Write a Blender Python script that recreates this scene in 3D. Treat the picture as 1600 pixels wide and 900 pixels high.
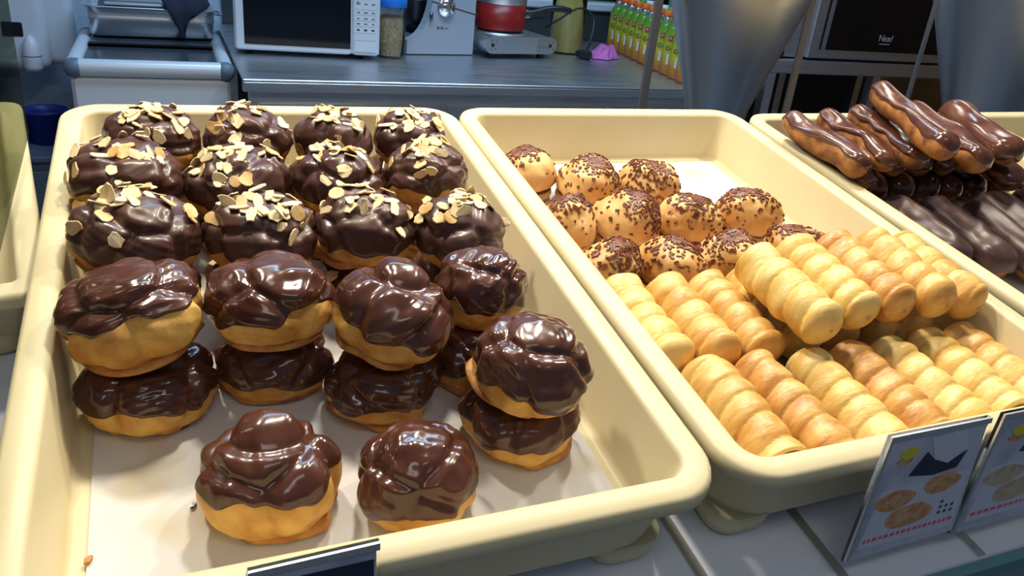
import bpy, math, random
import numpy as np
from mathutils import Matrix, Vector

# ------------------------------------------------------------------ scene, camera, light
for o in list(bpy.data.objects):
    bpy.data.objects.remove(o, do_unlink=True)
scene = bpy.context.scene
col = scene.collection
F = 1238.0                                   # focal length in pixels of the 1600x900 frame
RT = np.array([[0.922573, -0.352598, 0.156633],
               [-0.075936, -0.563971, -0.822296],
               [0.378276, 0.746734, -0.547079]])      # tray frame -> camera (x right, y down, z forward)
CT = np.array([0.10005, -0.83279, 0.34190])           # camera position in the tray frame (metres)
TILT = math.radians(9.6)                              # the display shelf slopes towards the customer
Z0 = 1.18                                             # height of the tray rims' back edge
M_T = Matrix.Translation((0, 0, Z0)) @ Matrix.Rotation(TILT, 4, 'X')
T3 = np.array(M_T.to_3x3())
RW = RT @ T3.T
CW = T3 @ CT + np.array([0, 0, Z0])

cam_d = bpy.data.cameras.new('camera')
cam = bpy.data.objects.new('camera', cam_d)
col.objects.link(cam)
cam_d.sensor_width = 36.0
cam_d.lens = F / 1600 * 36.0
cam_d.clip_start = 0.02
mw = Matrix.Identity(4)
for i in range(3):
    mw[i][0], mw[i][1], mw[i][2], mw[i][3] = RW[0][i], -RW[1][i], -RW[2][i], CW[i]
cam.matrix_world = mw
scene.camera = cam

vs = scene.view_settings
vs.view_transform = 'Standard'
vs.look = 'None'
vs.gamma = 1.0
vs.use_curve_mapping = False
vs.exposure = 0.0

world = bpy.data.worlds.new('world')
scene.world = world
world.use_nodes = True
bg = world.node_tree.nodes['Background']
bg.inputs[0].default_value = (0.55, 0.72, 1.0, 1)
bg.inputs[1].default_value = 0.18


def area(name, loc, target, size, power, color, size_y=None):
    d = bpy.data.lights.new(name, 'AREA')
    d.energy = power
    d.color = color
    if size_y:
        d.shape = 'RECTANGLE'
        d.size, d.size_y = size, size_y
    else:
        d.shape = 'DISK'
        d.size = size
    o = bpy.data.objects.new(name, d)
    col.objects.link(o)
    o.location = loc
    o.rotation_euler = (Vector(target) - Vector(loc)).to_track_quat('-Z', 'Y').to_euler()
    return o


WARM = (1.0, 0.90, 0.72)
for i, (x, y, z) in enumerate([(-0.02, 0.10, 1.98), (0.36, -0.08, 2.0), (0.74, 0.10, 1.98), (1.12, -0.05, 2.0)]):
    area('display_spot', (x, y, z), (x * 0.95 + 0.02, -0.30, 1.1), 0.09, 7.2, WARM)
area('shop_ceiling_light', (0.3, -1.3, 2.6), (0.4, -0.2, 1.1), 0.9, 3.0, (1.0, 0.93, 0.82), 0.3)
area('kitchen_tube_light', (0.9, 1.1, 2.7), (0.8, 1.9, 0.9), 1.6, 37, (0.45, 0.70, 1.0), 0.25)

# ------------------------------------------------------------------ pixel helpers (a pixel gives a direction only)
def tp(px, py, z):
    "point of the tray frame at height z above the rim plane"
    d = RT.T @ np.array([(px - 800) / F, (py - 450) / F, 1.0])
    return CT + d * ((z - CT[2]) / d[2])


def tplane(px, py, p0, n):
    d = RT.T @ np.array([(px - 800) / F, (py - 450) / F, 1.0])
    p0, n = np.array(p0), np.array(n)
    return CT + d * (np.dot(p0 - CT, n) / np.dot(d, n))


def wray(px, py):
    return RW.T @ np.array([(px - 800) / F, (py - 450) / F, 1.0])


def onz(px, py, z):
    d = wray(px, py)
    return Vector(CW + d * ((z - CW[2]) / d[2]))


def ony(px, py, y):
    d = wray(px, py)
    return Vector(CW + d * ((y - CW[1]) / d[1]))


# ------------------------------------------------------------------ materials
MATS = {}


def mat(name, color, rough=0.5, metal=0.0, color2=None, scale=20.0, bump=0.0, bump_scale=None, coat=0.0,
        trans=0.0, ior=1.45, stretch=None, spec=0.5, pos=(0.35, 0.65), sss=0.0, emit=None, detail=4.0, rough2=None):
    if name in MATS:
        return MATS[name]
    m = bpy.data.materials.new(name)
    m.use_nodes = True
    nt = m.node_tree
    p = nt.nodes['Principled BSDF']
    p.inputs['Base Color'].default_value = (*color, 1)
    p.inputs['Roughness'].default_value = rough
    p.inputs['Metallic'].default_value = metal
    p.inputs['Coat Weight'].default_value = coat
    p.inputs['Coat Roughness'].default_value = 0.12
    p.inputs['Transmission Weight'].default_value = trans
    p.inputs['IOR'].default_value = ior
    p.inputs['Specular IOR Level'].default_value = spec
    if sss:
        p.inputs['Subsurface Weight'].default_value = sss
        p.inputs['Subsurface Radius'].default_value = (0.01, 0.005, 0.002)
        p.inputs['Subsurface Scale'].default_value = 0.4
    if emit:
        p.inputs['Emission Color'].default_value = (*emit[0], 1)
        p.inputs['Emission Strength'].default_value = emit[1]
    tc = nt.nodes.new('ShaderNodeTexCoord')
    vec = tc.outputs['Object']
    oi = nt.nodes.new('ShaderNodeObjectInfo')
    add = nt.nodes.new('ShaderNodeVectorMath')
    add.operation = 'ADD'
    nt.links.new(vec, add.inputs[0])
    nt.links.new(oi.outputs['Random'], add.inputs[1])
    vec = add.outputs[0]
    if stretch:
        mp = nt.nodes.new('ShaderNodeMapping')
        mp.inputs['Scale'].default_value = stretch
        nt.links.new(vec, mp.inputs[0])
        vec = mp.outputs[0]
    if color2 is not None or rough2 is not None:
        nz = nt.nodes.new('ShaderNodeTexNoise')
        nz.inputs['Scale'].default_value = scale
        nz.inputs['Detail'].default_value = detail
        nt.links.new(vec, nz.inputs['Vector'])
        if color2 is not None:
            r = nt.nodes.new('ShaderNodeValToRGB')
            r.color_ramp.elements[0].position, r.color_ramp.elements[1].position = pos
            r.color_ramp.elements[0].color = (*color, 1)
            r.color_ramp.elements[1].color = (*color2, 1)
            nt.links.new(nz.outputs[0], r.inputs[0])
            nt.links.new(r.outputs[0], p.inputs['Base Color'])
        if rough2 is not None:
            mr = nt.nodes.new('ShaderNodeMapRange')
            mr.inputs[1].default_value, mr.inputs[2].default_value = 0.35, 0.65
            mr.inputs[3].default_value, mr.inputs[4].default_value = rough, rough2
            nt.links.new(nz.outputs[0], mr.inputs[0])
            nt.links.new(mr.outputs[0], p.inputs['Roughness'])
    if bump:
        nb = nt.nodes.new('ShaderNodeTexNoise')
        nb.inputs['Scale'].default_value = bump_scale or scale * 3
        nb.inputs['Detail'].default_value = 3
        nt.links.new(vec, nb.inputs['Vector'])
        b = nt.nodes.new('ShaderNodeBump')
        b.inputs['Strength'].default_value = bump
        b.inputs['Distance'].default_value = 0.002
        nt.links.new(nb.outputs[0], b.inputs['Height'])
        nt.links.new(b.outputs[0], p.inputs['Normal'])
    MATS[name] = m
    return m


def zramp(m, stops, zlo, zhi):
    "colour printed along the object's own height"
    nt = m.node_tree
    p = nt.nodes['Principled BSDF']
    tc = nt.nodes.new('ShaderNodeTexCoord')
    sp = nt.nodes.new('ShaderNodeSeparateXYZ')
    nt.links.new(tc.outputs['Object'], sp.inputs[0])
    mr = nt.nodes.new('ShaderNodeMapRange')
    mr.inputs[1].default_value, mr.inputs[2].default_value = zlo, zhi
    nt.links.new(sp.outputs[2], mr.inputs[0])
    r = nt.nodes.new('ShaderNodeValToRGB')
    el = r.color_ramp.elements
    while len(el) < len(stops):
        el.new(0.5)
    for e, (t, c) in zip(el, stops):
        e.position = t
        e.color = (*c, 1)
    nt.links.new(mr.outputs[0], r.inputs[0])
    nt.links.new(r.outputs[0], p.inputs['Base Color'])
    return m


CREAM = mat('ivory_plastic', (0.65, 0.555, 0.325), 0.38, color2=(0.69, 0.605, 0.385), scale=9, rough2=0.5, spec=0.4)
PAPER = mat('greaseproof_paper', (0.63, 0.61, 0.60), 0.55, color2=(0.56, 0.47, 0.30), scale=16, pos=(0.60, 0.74), bump=0.15, bump_scale=30, detail=2)
CHOC = mat('glossy_chocolate', (0.066, 0.021, 0.012), 0.13, color2=(0.100, 0.035, 0.020), scale=40, rough2=0.26, bump=0.12, bump_scale=90, coat=0.35)
CHOC_M = mat('satin_chocolate', (0.066, 0.025, 0.018), 0.28, color2=(0.098, 0.042, 0.031), scale=30, rough2=0.42, bump=0.10, bump_scale=80, coat=0.12)
CHOC_R = mat('ridged_chocolate', (0.048, 0.021, 0.019), 0.34, color2=(0.085, 0.045, 0.044), scale=35, rough2=0.46, bump=0.2, bump_scale=60)
PASTRY = mat('choux_pastry', (0.52, 0.22, 0.040), 0.5, color2=(0.76, 0.45, 0.11), scale=45, bump=0.35, bump_scale=160, sss=0.1)
CRUST = mat('browned_crust', (0.36, 0.13, 0.03), 0.6, color2=(0.62, 0.30, 0.08), scale=60, bump=0.5, bump_scale=150)
ALMOND = mat('toasted_almond', (0.86, 0.63, 0.30), 0.5, color2=(0.90, 0.76, 0.48), scale=60, bump=0.1, bump_scale=200)
ALMOND2 = mat('browned_almond', (0.68, 0.37, 0.11), 0.5, color2=(0.86, 0.62, 0.30), scale=90, bump=0.1, bump_scale=200)
ECL = mat('eclair_pastry', (0.15, 0.045, 0.012), 0.5, color2=(0.46, 0.20, 0.055), scale=55, bump=0.3, bump_scale=150)
BUN = mat('bun_crust', (0.58, 0.27, 0.07), 0.42, color2=(0.80, 0.52, 0.21), scale=28, bump=0.25, bump_scale=90, sss=0.1)
FLAKE = mat('chocolate_flake', (0.11, 0.030, 0.012), 0.45, color2=(0.22, 0.07, 0.03), scale=120)
FILL = mat('chocolate_filling', (0.13, 0.05, 0.025), 0.4)
ROLL_P = mat('pale_puff_pastry', (0.68, 0.41, 0.09), 0.40, color2=(0.82, 0.61, 0.23), scale=34, bump=0.4, bump_scale=90, stretch=(1, 2.5, 1), sss=0.1)
ROLL_G = mat('golden_puff_pastry', (0.60, 0.29, 0.06), 0.40, color2=(0.80, 0.52, 0.17), scale=34, bump=0.4, bump_scale=90, stretch=(1, 2.5, 1), sss=0.1)
ROLL_B = mat('browned_puff_pastry', (0.48, 0.20, 0.04), 0.40, color2=(0.76, 0.45, 0.14), scale=34, bump=0.4, bump_scale=90, stretch=(1, 2.5, 1), sss=0.1)
STEEL = mat('brushed_steel', (0.66, 0.68, 0.70), 0.32, 1.0, color2=(0.54, 0.56, 0.59), scale=6, stretch=(1, 12, 12), rough2=0.46)
STEEL_P = mat('polished_steel', (0.72, 0.73, 0.76), 0.33, 1.0)
ALU = mat('aluminium', (0.72, 0.74, 0.76), 0.36, 1.0)
ALU_W = mat('painted_aluminium', (0.66, 0.72, 0.78), 0.4, 0.2)
WHITE_P = mat('white_plastic', (0.62, 0.66, 0.71), 0.35)
GREY_P = mat('grey_plastic', (0.34, 0.37, 0.42), 0.38)
BLUEGREY = mat('blue_grey_plastic', (0.12, 0.17, 0.24), 0.4)
BLACK_P = mat('black_plastic', (0.012, 0.013, 0.016), 0.35)
BLACK_G = mat('black_glass', (0.006, 0.007, 0.010), 0.08)
NAVY = mat('navy_cloth', (0.012, 0.015, 0.032), 0.85, bump=0.4, bump_scale=300)
PINK = mat('pink_cloth', (0.62, 0.18, 0.50), 0.85, color2=(0.48, 0.13, 0.40), scale=50, bump=0.4, bump_scale=300)
RED = mat('red_enamel', (0.26, 0.010, 0.008), 0.35)
BLUE = mat('blue_plastic', (0.012, 0.20, 0.72), 0.35)
BIN = mat('dark_blue_plastic', (0.010, 0.022, 0.19), 0.45)
YELLOW = mat('yellow_pasta', (0.62, 0.47, 0.10), 0.5, color2=(0.74, 0.62, 0.22), scale=30, stretch=(1, 1, 0.25), bump=0.3)
GLASS = mat('clear_glass', (0.90, 0.97, 0.94), 0.02, trans=1.0, ior=1.45)
CLEAR = mat('clear_plastic', (0.93, 0.95, 0.96), 0.08, trans=1.0, ior=1.2)
TEAL = mat('green_glass_edge', (0.20, 0.46, 0.46), 0.12, trans=0.4)
ORANGE = mat('orange_plastic', (0.86, 0.16, 0.018), 0.4)
GREEN_C = mat('green_plastic', (0.05, 0.42, 0.06), 0.4)
CAPW = mat('white_cap', (0.75, 0.82, 0.88), 0.4)
FOIL = mat('silver_bottle_neck', (0.70, 0.72, 0.74), 0.2, 0.8, color2=(0.28, 0.33, 0.32), scale=120)
JUICE = zramp(mat('printed_bottle_sleeve', (0.5, 0.5, 0.1), 0.25), [(0.0, (0.34, 0.10, 0.015)), (0.22, (0.50, 0.22, 0.03)), (0.42, (0.52, 0.42, 0.03)), (0.66, (0.36, 0.40, 0.035)), (0.86, (0.12, 0.27, 0.02)), (1.0, (0.09, 0.22, 0.02))], 0.0, 0.20)
LABEL_R = mat('red_print', (0.42, 0.03, 0.05), 0.5)
INK = mat('dark_print', (0.03, 0.035, 0.04), 0.5)
INK_G = mat('grey_print', (0.30, 0.33, 0.36), 0.5)
PRINT_W = mat('white_print', (0.62, 0.62, 0.64), 0.5)
WALL = mat('pale_blue_wall', (0.42, 0.52, 0.62), 0.6, color2=(0.30, 0.38, 0.48), scale=5, pos=(0.4, 0.8))
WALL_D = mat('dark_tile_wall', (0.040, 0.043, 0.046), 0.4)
WALL_B = mat('dark_shop_wall', (0.020, 0.018, 0.020), 0.6)
FLOOR = mat('grey_floor', (0.10, 0.11, 0.12), 0.5, color2=(0.14, 0.15, 0.16), scale=3)
SHELF = mat('white_shelf', (0.78, 0.81, 0.90), 0.3)
WOOD = mat('orange_wood', (0.42, 0.20, 0.055), 0.5, color2=(0.34, 0.15, 0.04), scale=6, stretch=(1, 1, 6))
FOLIAGE = mat('garden_leaves', (0.03, 0.10, 0.025), 0.7, color2=(0.10, 0.22, 0.05), scale=25)
OATS = mat('oat_flakes', (0.62, 0.47, 0.28), 0.7, color2=(0.40, 0.27, 0.14), scale=120)
CARDM = mat('printed_card', (0.50, 0.53, 0.62), 0.3, color2=(0.20, 0.24, 0.36), scale=26, pos=(0.45, 0.75))
CARD2 = mat('printed_bun_photo', (0.46, 0.20, 0.08), 0.4, color2=(0.62, 0.38, 0.20), scale=160)
CARD3 = mat('printed_cream_photo', (0.52, 0.44, 0.32), 0.4, color2=(0.40, 0.30, 0.20), scale=120)
CARD_Y = mat('yellow_print', (0.62, 0.55, 0.04), 0.4)
CARD_R = mat('pink_red_print', (0.70, 0.10, 0.16), 0.4)
CARD_D = mat('dark_blue_print', (0.018, 0.025, 0.055), 0.4)
CARD_W = mat('pale_print', (0.55, 0.57, 0.68), 0.4)

# ------------------------------------------------------------------ mesh helpers
I4 = Matrix.Identity(4)


def mesh_data(name, V, Fc, m, smooth=True):
    me = bpy.data.meshes.new(name)
    me.from_pydata([tuple(map(float, v)) for v in V], [], [tuple(map(int, f)) for f in Fc])
    if isinstance(m, (list, tuple)):
        for q in m:
            me.materials.append(q)
    else:
        me.materials.append(m)
    if smooth:
        me.polygons.foreach_set('use_smooth', [True] * len(me.polygons))
    me.update()
    return me


def link(name, me, parent=None, M=None):
    o = bpy.data.objects.new(name, me)
    col.objects.link(o)
    if parent is not None:
        o.parent = parent
    if M is not None:
        if parent is not None:
            o.matrix_local = M
        else:
            o.matrix_world = M
    return o


def tag(o, label, cat, group=None, kind=None):
    o['label'] = label
    o['category'] = cat
    if group:
        o['group'] = group
    if kind:
        o['kind'] = kind
    return o


def thing(name, label, cat, M, group=None):
    o = bpy.data.objects.new(name, None)
    o.empty_display_size = 0.02
    col.objects.link(o)
    o.matrix_world = M
    return tag(o, label, cat, group)


def rrect(x0, x1, y0, y1, r, z, n=7):
    P = []
    for cx, cy, a0 in ((x1 - r, y1 - r, 0), (x0 + r, y1 - r, 90), (x0 + r, y0 + r, 180), (x1 - r, y0 + r, 270)):
        for i in range(n + 1):
            a = math.radians(a0 + 90 * i / n)
            P.append((cx + r * math.cos(a), cy + r * math.sin(a), z))
    return P


class MB:
    "collects boxes, lathes, tubes and prisms into one mesh"

    def __init__(self):
        self.V, self.F, self.S = [], [], []

    def add(self, V, Fc, smooth=False):
        n = len(self.V)
        self.V += [tuple(v) for v in V]
        self.F += [tuple(i + n for i in f) for f in Fc]
        self.S += [smooth] * len(Fc)
        return self

    def box(self, x0, x1, y0, y1, z0, z1, b=0.0):
        "box whose edges are chamfered by b"
        if b <= 0:
            V = [(x, y, z) for z in (z0, z1) for y in (y0, y1) for x in (x0, x1)]
            return self.add(V, [(0, 2, 3, 1), (4, 5, 7, 6), (0, 1, 5, 4), (2, 6, 7, 3), (0, 4, 6, 2), (1, 3, 7, 5)])
        b = min(b, (x1 - x0) * .49, (y1 - y0) * .49, (z1 - z0) * .49)
        loops = []
        for ins, z in ((b, z0), (0, z0 + b), (0, z1 - b), (b, z1)):
            X0, X1, Y0, Y1 = x0 + ins, x1 - ins, y0 + ins, y1 - ins
            c = b
            loops.append([(X0 + c, Y0, z), (X1 - c, Y0, z), (X1, Y0 + c, z), (X1, Y1 - c, z), (X1 - c, Y1, z), (X0 + c, Y1, z), (X0, Y1 - c, z), (X0, Y0 + c, z)])
        return self.loft(loops, True, True, smooth=False)

    def rbox(self, x0, x1, y0, y1, z0, z1, r):
        "box with round edges and corners"
        lp = []
        for sgn in (-1, 1):
            for i in range(5):
                a = math.radians((90 - 22.5 * i) if sgn < 0 else 22.5 * i)
                ins = r * (1 - math.cos(a))
                z = z0 + r * (1 - math.sin(a)) if sgn < 0 else z1 - r * (1 - math.sin(a))
                lp.append(rrect(x0 + ins, x1 - ins, y0 + ins, y1 - ins, max(r * math.cos(a), 1e-4), z, 5))
        return self.loft(lp, True, True)

    def loft(self, loops, cap0=False, cap1=False, smooth=True):
        n = len(loops[0])
        V = [p for l in loops for p in l]
        Fc = []
        for k in range(len(loops) - 1):
            for i in range(n):
                j = (i + 1) % n
                Fc.append((k * n + i, k * n + j, (k + 1) * n + j, (k + 1) * n + i))
        self.add(V, Fc, smooth)
        base = len(self.V) - len(V)
        if cap0:
            self.F.append(tuple(base + i for i in reversed(range(n))))
            self.S.append(False)
        if cap1:
            self.F.append(tuple(base + (len(loops) - 1) * n + i for i in range(n)))
            self.S.append(False)
        return self

    def lathe(self, prof, c=(0, 0, 0), n=32, cap0=True, cap1=True, smooth=True, axis='z'):
        loops = []
        for r, z in prof:
            l = []
            for i in range(n):
                a = 2 * math.pi * i / n
                p = (r * math.cos(a), r * math.sin(a), z)
                if axis == 'y':
                    p = (p[0], -p[2], p[1])
                l.append((p[0] + c[0], p[1] + c[1], p[2] + c[2]))
            loops.append(l)
        return self.loft(loops, cap0, cap1, smooth)

    def tube(self, pts, r, n=8):
        pts = [Vector(p) for p in pts]
        loops = []
        for i, p in enumerate(pts):
            d = (pts[min(i + 1, len(pts) - 1)] - pts[max(i - 1, 0)]).normalized()
            a = d.orthogonal().normalized() if i == 0 else (a - d * a.dot(d)).normalized()
            b = d.cross(a)
            rr = r[i] if isinstance(r, (list, tuple)) else r
            loops.append([tuple(p + a * rr * math.cos(t) + b * rr * math.sin(t)) for t in [2 * math.pi * k / n for k in range(n)]])
        return self.loft(loops, True, True)

    def prism(self, poly, y0, y1):
        "polygon in x,z extruded along y"
        n = len(poly)
        V = [(x, y0, z) for x, z in poly] + [(x, y1, z) for x, z in poly]
        Fc = [tuple(range(n)), tuple(reversed(range(n, 2 * n)))]
        Fc += [(i, i + n, (i + 1) % n + n, (i + 1) % n) for i in range(n)]
        return self.add(V, Fc)

    def build(self, name, m, parent=None, M=None):
        me = mesh_data(name, self.V, self.F, m, False)
        me.polygons.foreach_set('use_smooth', self.S)
        me.update()
        return link(name, me, parent, M)


def smooth_path(pts, k=6):
    pts = [Vector(p) for p in pts]
    out = []
    for i in range(len(pts) - 1):
        p0, p1, p2, p3 = pts[max(i - 1, 0)], pts[i], pts[i + 1], pts[min(i + 2, len(pts) - 1)]
        for s in range(k):
            t = s / k
            out.append(0.5 * ((2 * p1) + (p2 - p0) * t + (2 * p0 - 5 * p1 + 4 * p2 - p3) * t * t + (3 * p1 - p0 - 3 * p2 + p3) * t ** 3))
    out.append(pts[-1])
    return out


def text_mesh(name, body, size, m, depth=0.0004):
    c = bpy.data.curves.new(name, 'FONT')
    c.body = body
    c.size = size
    c.extrude = depth
    c.align_x = 'CENTER'
    c.align_y = 'CENTER'
    c.resolution_u = 2
    o = bpy.data.objects.new(name, c)
    col.objects.link(o)
    bpy.context.view_layer.update()
    me = bpy.data.meshes.new_from_object(o.evaluated_get(bpy.context.evaluated_depsgraph_get()))
    bpy.data.objects.remove(o, do_unlink=True)
    me.name = name
    me.materials.clear()
    me.materials.append(m)
    return me


UPRIGHT = Matrix.Rotation(math.pi / 2, 4, 'X')      # text in the x,z plane, facing -y


def vnoise(P, rng, freq, n=6):
    "cheap smooth noise of a point array"
    s = np.zeros(P.shape[0])
    for _ in range(n):
        k = rng.normal(size=3)
        k = k / np.linalg.norm(k) * freq * rng.uniform(0.6, 1.5)
        s += np.sin(P @ k + rng.uniform(0, 6.28))
    return s / n


# ------------------------------------------------------------------ the setting
def struct(o):
    o['kind'] = 'structure'
    return o


ZC = Z0 - 0.245                                       # worktop of the kitchen counter
struct(MB().box(-3, 4, -2.5, 3.6, -0.05, 0).build('floor', FLOOR))
YW = 2.45
zs = ony(900, 15, YW).z                               # lower edge of the window
struct(MB().box(-3, 1.75, YW, YW + 0.12, 0, zs).build('wall_back', WALL))
struct(MB().box(-3, ony(560, 8, YW).x, YW, YW + 0.12, zs, 2.9).build('wall_back_upper', WALL))
struct(MB().box(2.35, 4.0, YW, YW + 0.12, 0, 2.9).build('wall_back_right', WALL_B))
struct(MB().box(1.75, 2.35, YW, YW + 0.12, 0, zs).build('wall_back_middle', WALL_B))
struct(MB().box(ony(560, 8, YW).x, 2.35, YW, YW + 0.12, 1.9, 2.9).build('wall_back_top', WALL))
struct(MB().box(0.30, 2.02, YW - 0.012, YW - 0.001, ZC, zs - 0.002).build('trim_1', WALL_D))
wx0, wx1 = ony(560, 8, YW).x, 2.35
win = struct(MB().box(wx0, wx1, YW - 0.03, YW + 0.10, zs, zs + 0.035, 0.006).box(wx0, wx1, YW + 0.02, YW + 0.07, 1.86, 1.90).box(wx0, wx0 + 0.04, YW + 0.02, YW + 0.07, zs, 1.9).box(wx1 - 0.04, wx1, YW + 0.02, YW + 0.07, zs, 1.9).build('window_1', ALU_W))
MB().box(wx0 + 0.04, wx1 - 0.04, YW + 0.045, YW + 0.05, zs + 0.035, 1.86).build('pane', GLASS, win)
rng = np.random.default_rng(5)
hb = MB()
for i in range(500):
    c = np.array([rng.uniform(0.4, 3.4), rng.uniform(3.0, 3.4), rng.uniform(0.8, 2.2)])
    a, b = rng.normal(size=3), rng.normal(size=3)
    a *= 0.07 / np.linalg.norm(a)
    b *= 0.045 / np.linalg.norm(b)
    hb.add([c - a, c + b, c + a, c - b + 0.01], [(0, 1, 2), (0, 2, 3)])
hb.box(0.3, 3.6, 3.3, 3.5, 0, 2.2)
tag(hb.build('garden_hedge', FOLIAGE), 'dark green garden hedge seen through the window', 'hedge', kind='stuff')
struct(MB().box(3.6, 3.7, -0.2, YW, 0, 2.9).build('wall_right', WOOD))

# ------------------------------------------------------------------ display shelf (tilted towards the customer)
ds = thing('display_shelf', 'white sloping display shelf with green glass edge under the trays', 'shelf', M_T @ Matrix.Translation((0, 0, -0.094)))
MB().box(-0.62, 1.75, -0.634, -0.21, 0, 0.012, 0.002).build('shelf_board', SHELF, ds)
MB().box(-0.62, 1.75, -0.23, -0.212, -0.03, -0.0005, 0.002).build('rear_rail', STEEL, ds)
MB().box(-0.62, 1.75, -0.642, -0.634, -0.004, 0.014, 0.002).build('glass_edge', TEAL, ds)
for x in (0.399, 0.499, 0.62, 0.80, 1.2):
    MB().box(x - 0.004, x + 0.004, -0.632, -0.215, 0.0121, 0.0136).build('metal_strip', ALU, ds)
MB().box(-0.62, 1.75, -0.60, -0.24, -1.00, -0.002).build('cabinet_body', GREY_P, ds)

# ------------------------------------------------------------------ trays
def tray(label, x, y, rot, W=0.398, L=0.592, dz=0.0, liner=True, D=0.068, rs=1.0, paper=None):
    M = M_T @ Matrix.Translation((x, y, dz)) @ Matrix.Rotation(rot, 4, 'Z') @ Matrix.Translation((0, 0, -D))
    t = thing('pastry_tray', label, 'tray', M, 'cream plastic pastry trays')
    spec = [(0.024, 0.0, 0.030), (0.020, 0.004, 0.034), (0.013, D - 0.012, 0.032), (0.002, D - 0.012, 0.036), (0.0, D - 0.010, 0.037),
            (0.0, D - 0.005, 0.037), (0.0012, D - 0.0015, 0.036), (0.004, D, 0.034), (0.0165, D, 0.020), (0.0192, D - 0.001, 0.017),
            (0.0205, D - 0.004, 0.016), (0.0265, 0.013, 0.016), (0.028, 0.0095, 0.015), (0.032, 0.008, 0.013)]
    MB().loft([rrect(i, W - i, -L + i, -i, r * rs, z) for i, z, r in spec], True, True).build('body', CREAM, t)
    for fx in (0.045, W - 0.045):
        for fy in (-0.045, -L + 0.045):
            MB().loft([rrect(fx - s, fx + s, fy - s, fy + s, 0.016, z) for s, z in ((0.022, -0.014), (0.0245, -0.011), (0.026, 0.006))], True, True).build('foot', CREAM, t)
    if liner:
        nx, ny = 24, 34
        rg = np.random.default_rng(int(abs(x) * 100) + 3)
        V, Fc = [], []
        x0, x1, y0, y1 = 0.0375, W - 0.0375, -L + 0.0375, -0.0375
        g = np.array([(x0 + (x1 - x0) * i / nx, y0 + (y1 - y0) * j / ny, 0.0) for j in range(ny + 1) for i in range(nx + 1)])
        h = 0.0086 + 0.0003 * (1 + vnoise(g, rg, 40))
        h += 0.0006 * np.clip(1 - (g[:, 0] - x0) / 0.02, 0, 1) ** 2 + 0.0006 * np.clip(1 - (g[:, 1] - y0) / 0.02, 0, 1) ** 2
        g[:, 2] = h
        for j in range(ny):
            for i in range(nx):
                a = j * (nx + 1) + i
                Fc.append((a, a + 1, a + nx + 2, a + nx + 1))
        p = link('paper_liner', mesh_data('paper_liner', g, Fc, PAPER), None, M)
        tag(p, paper, 'paper', 'tray liners')
    return t


T2 = (0.4005, 0.001, 0.006)
T3_ = (0.806, -0.010, 0.030)
tray('wide cream plastic tray of chocolate puffs, nearest the middle', 0, 0, 0, paper='stained white greaseproof sheet under the chocolate puffs')
tray('cream plastic tray holding flaked buns and pastry rolls', *T2, paper='white greaseproof sheet under the buns and pastry rolls')
tray('cream plastic tray holding the chocolate eclairs', *T3_, paper='white greaseproof sheet under the chocolate eclairs')
tray('cream plastic corner of the tray at the far right edge', 1.243, 0.004, 0.03, liner=False)
c0_, c1_ = tp(33, 156, -0.016), tp(58, 318, -0.016)
a0_ = math.atan2(c1_[0] - c0_[0], c0_[1] - c1_[1])
tray('short cream plastic tray behind the glass at far left', c0_[0] - 0.30 * math.cos(a0_), c0_[1] - 0.30 * math.sin(a0_), a0_, 0.30, 0.35, -0.016, liner=False, D=0.0515, rs=0.35)

# ------------------------------------------------------------------ choux puffs
FLOOR_Z = -0.0580                                      # top of the paper in the tray frame
FLAKES = []
rg = np.random.default_rng(11)
for k in range(10):
    n = 11
    a, b = rg.uniform(0.0060, 0.0086), rg.uniform(0.0040, 0.0057)
    pts = []
    for i in range(n):
        t = 2 * math.pi * i / n
        r = 1 + 0.10 * rg.normal()
        if k >= 7 and i in (2, 3, 4):
            r *= 0.62                                   # broken slices
        pts.append((a * r * math.cos(t) * (1 + 0.25 * math.cos(t)), b * r * math.sin(t)))
    V = [(x, y, -0.0004 + 9 * x * x) for x, y in pts] + [(x * 0.94, y * 0.94, 0.0005 + 9 * x * x) for x, y in pts]
    Fc = [tuple(reversed(range(n))), tuple(range(n, 2 * n))] + [(i, (i + 1) % n, n + (i + 1) % n, n + i) for i in range(n)]
    FLAKES.append(mesh_data('almond_flake', V, Fc, ALMOND if k not in (2, 5) else ALMOND2, False))


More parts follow.
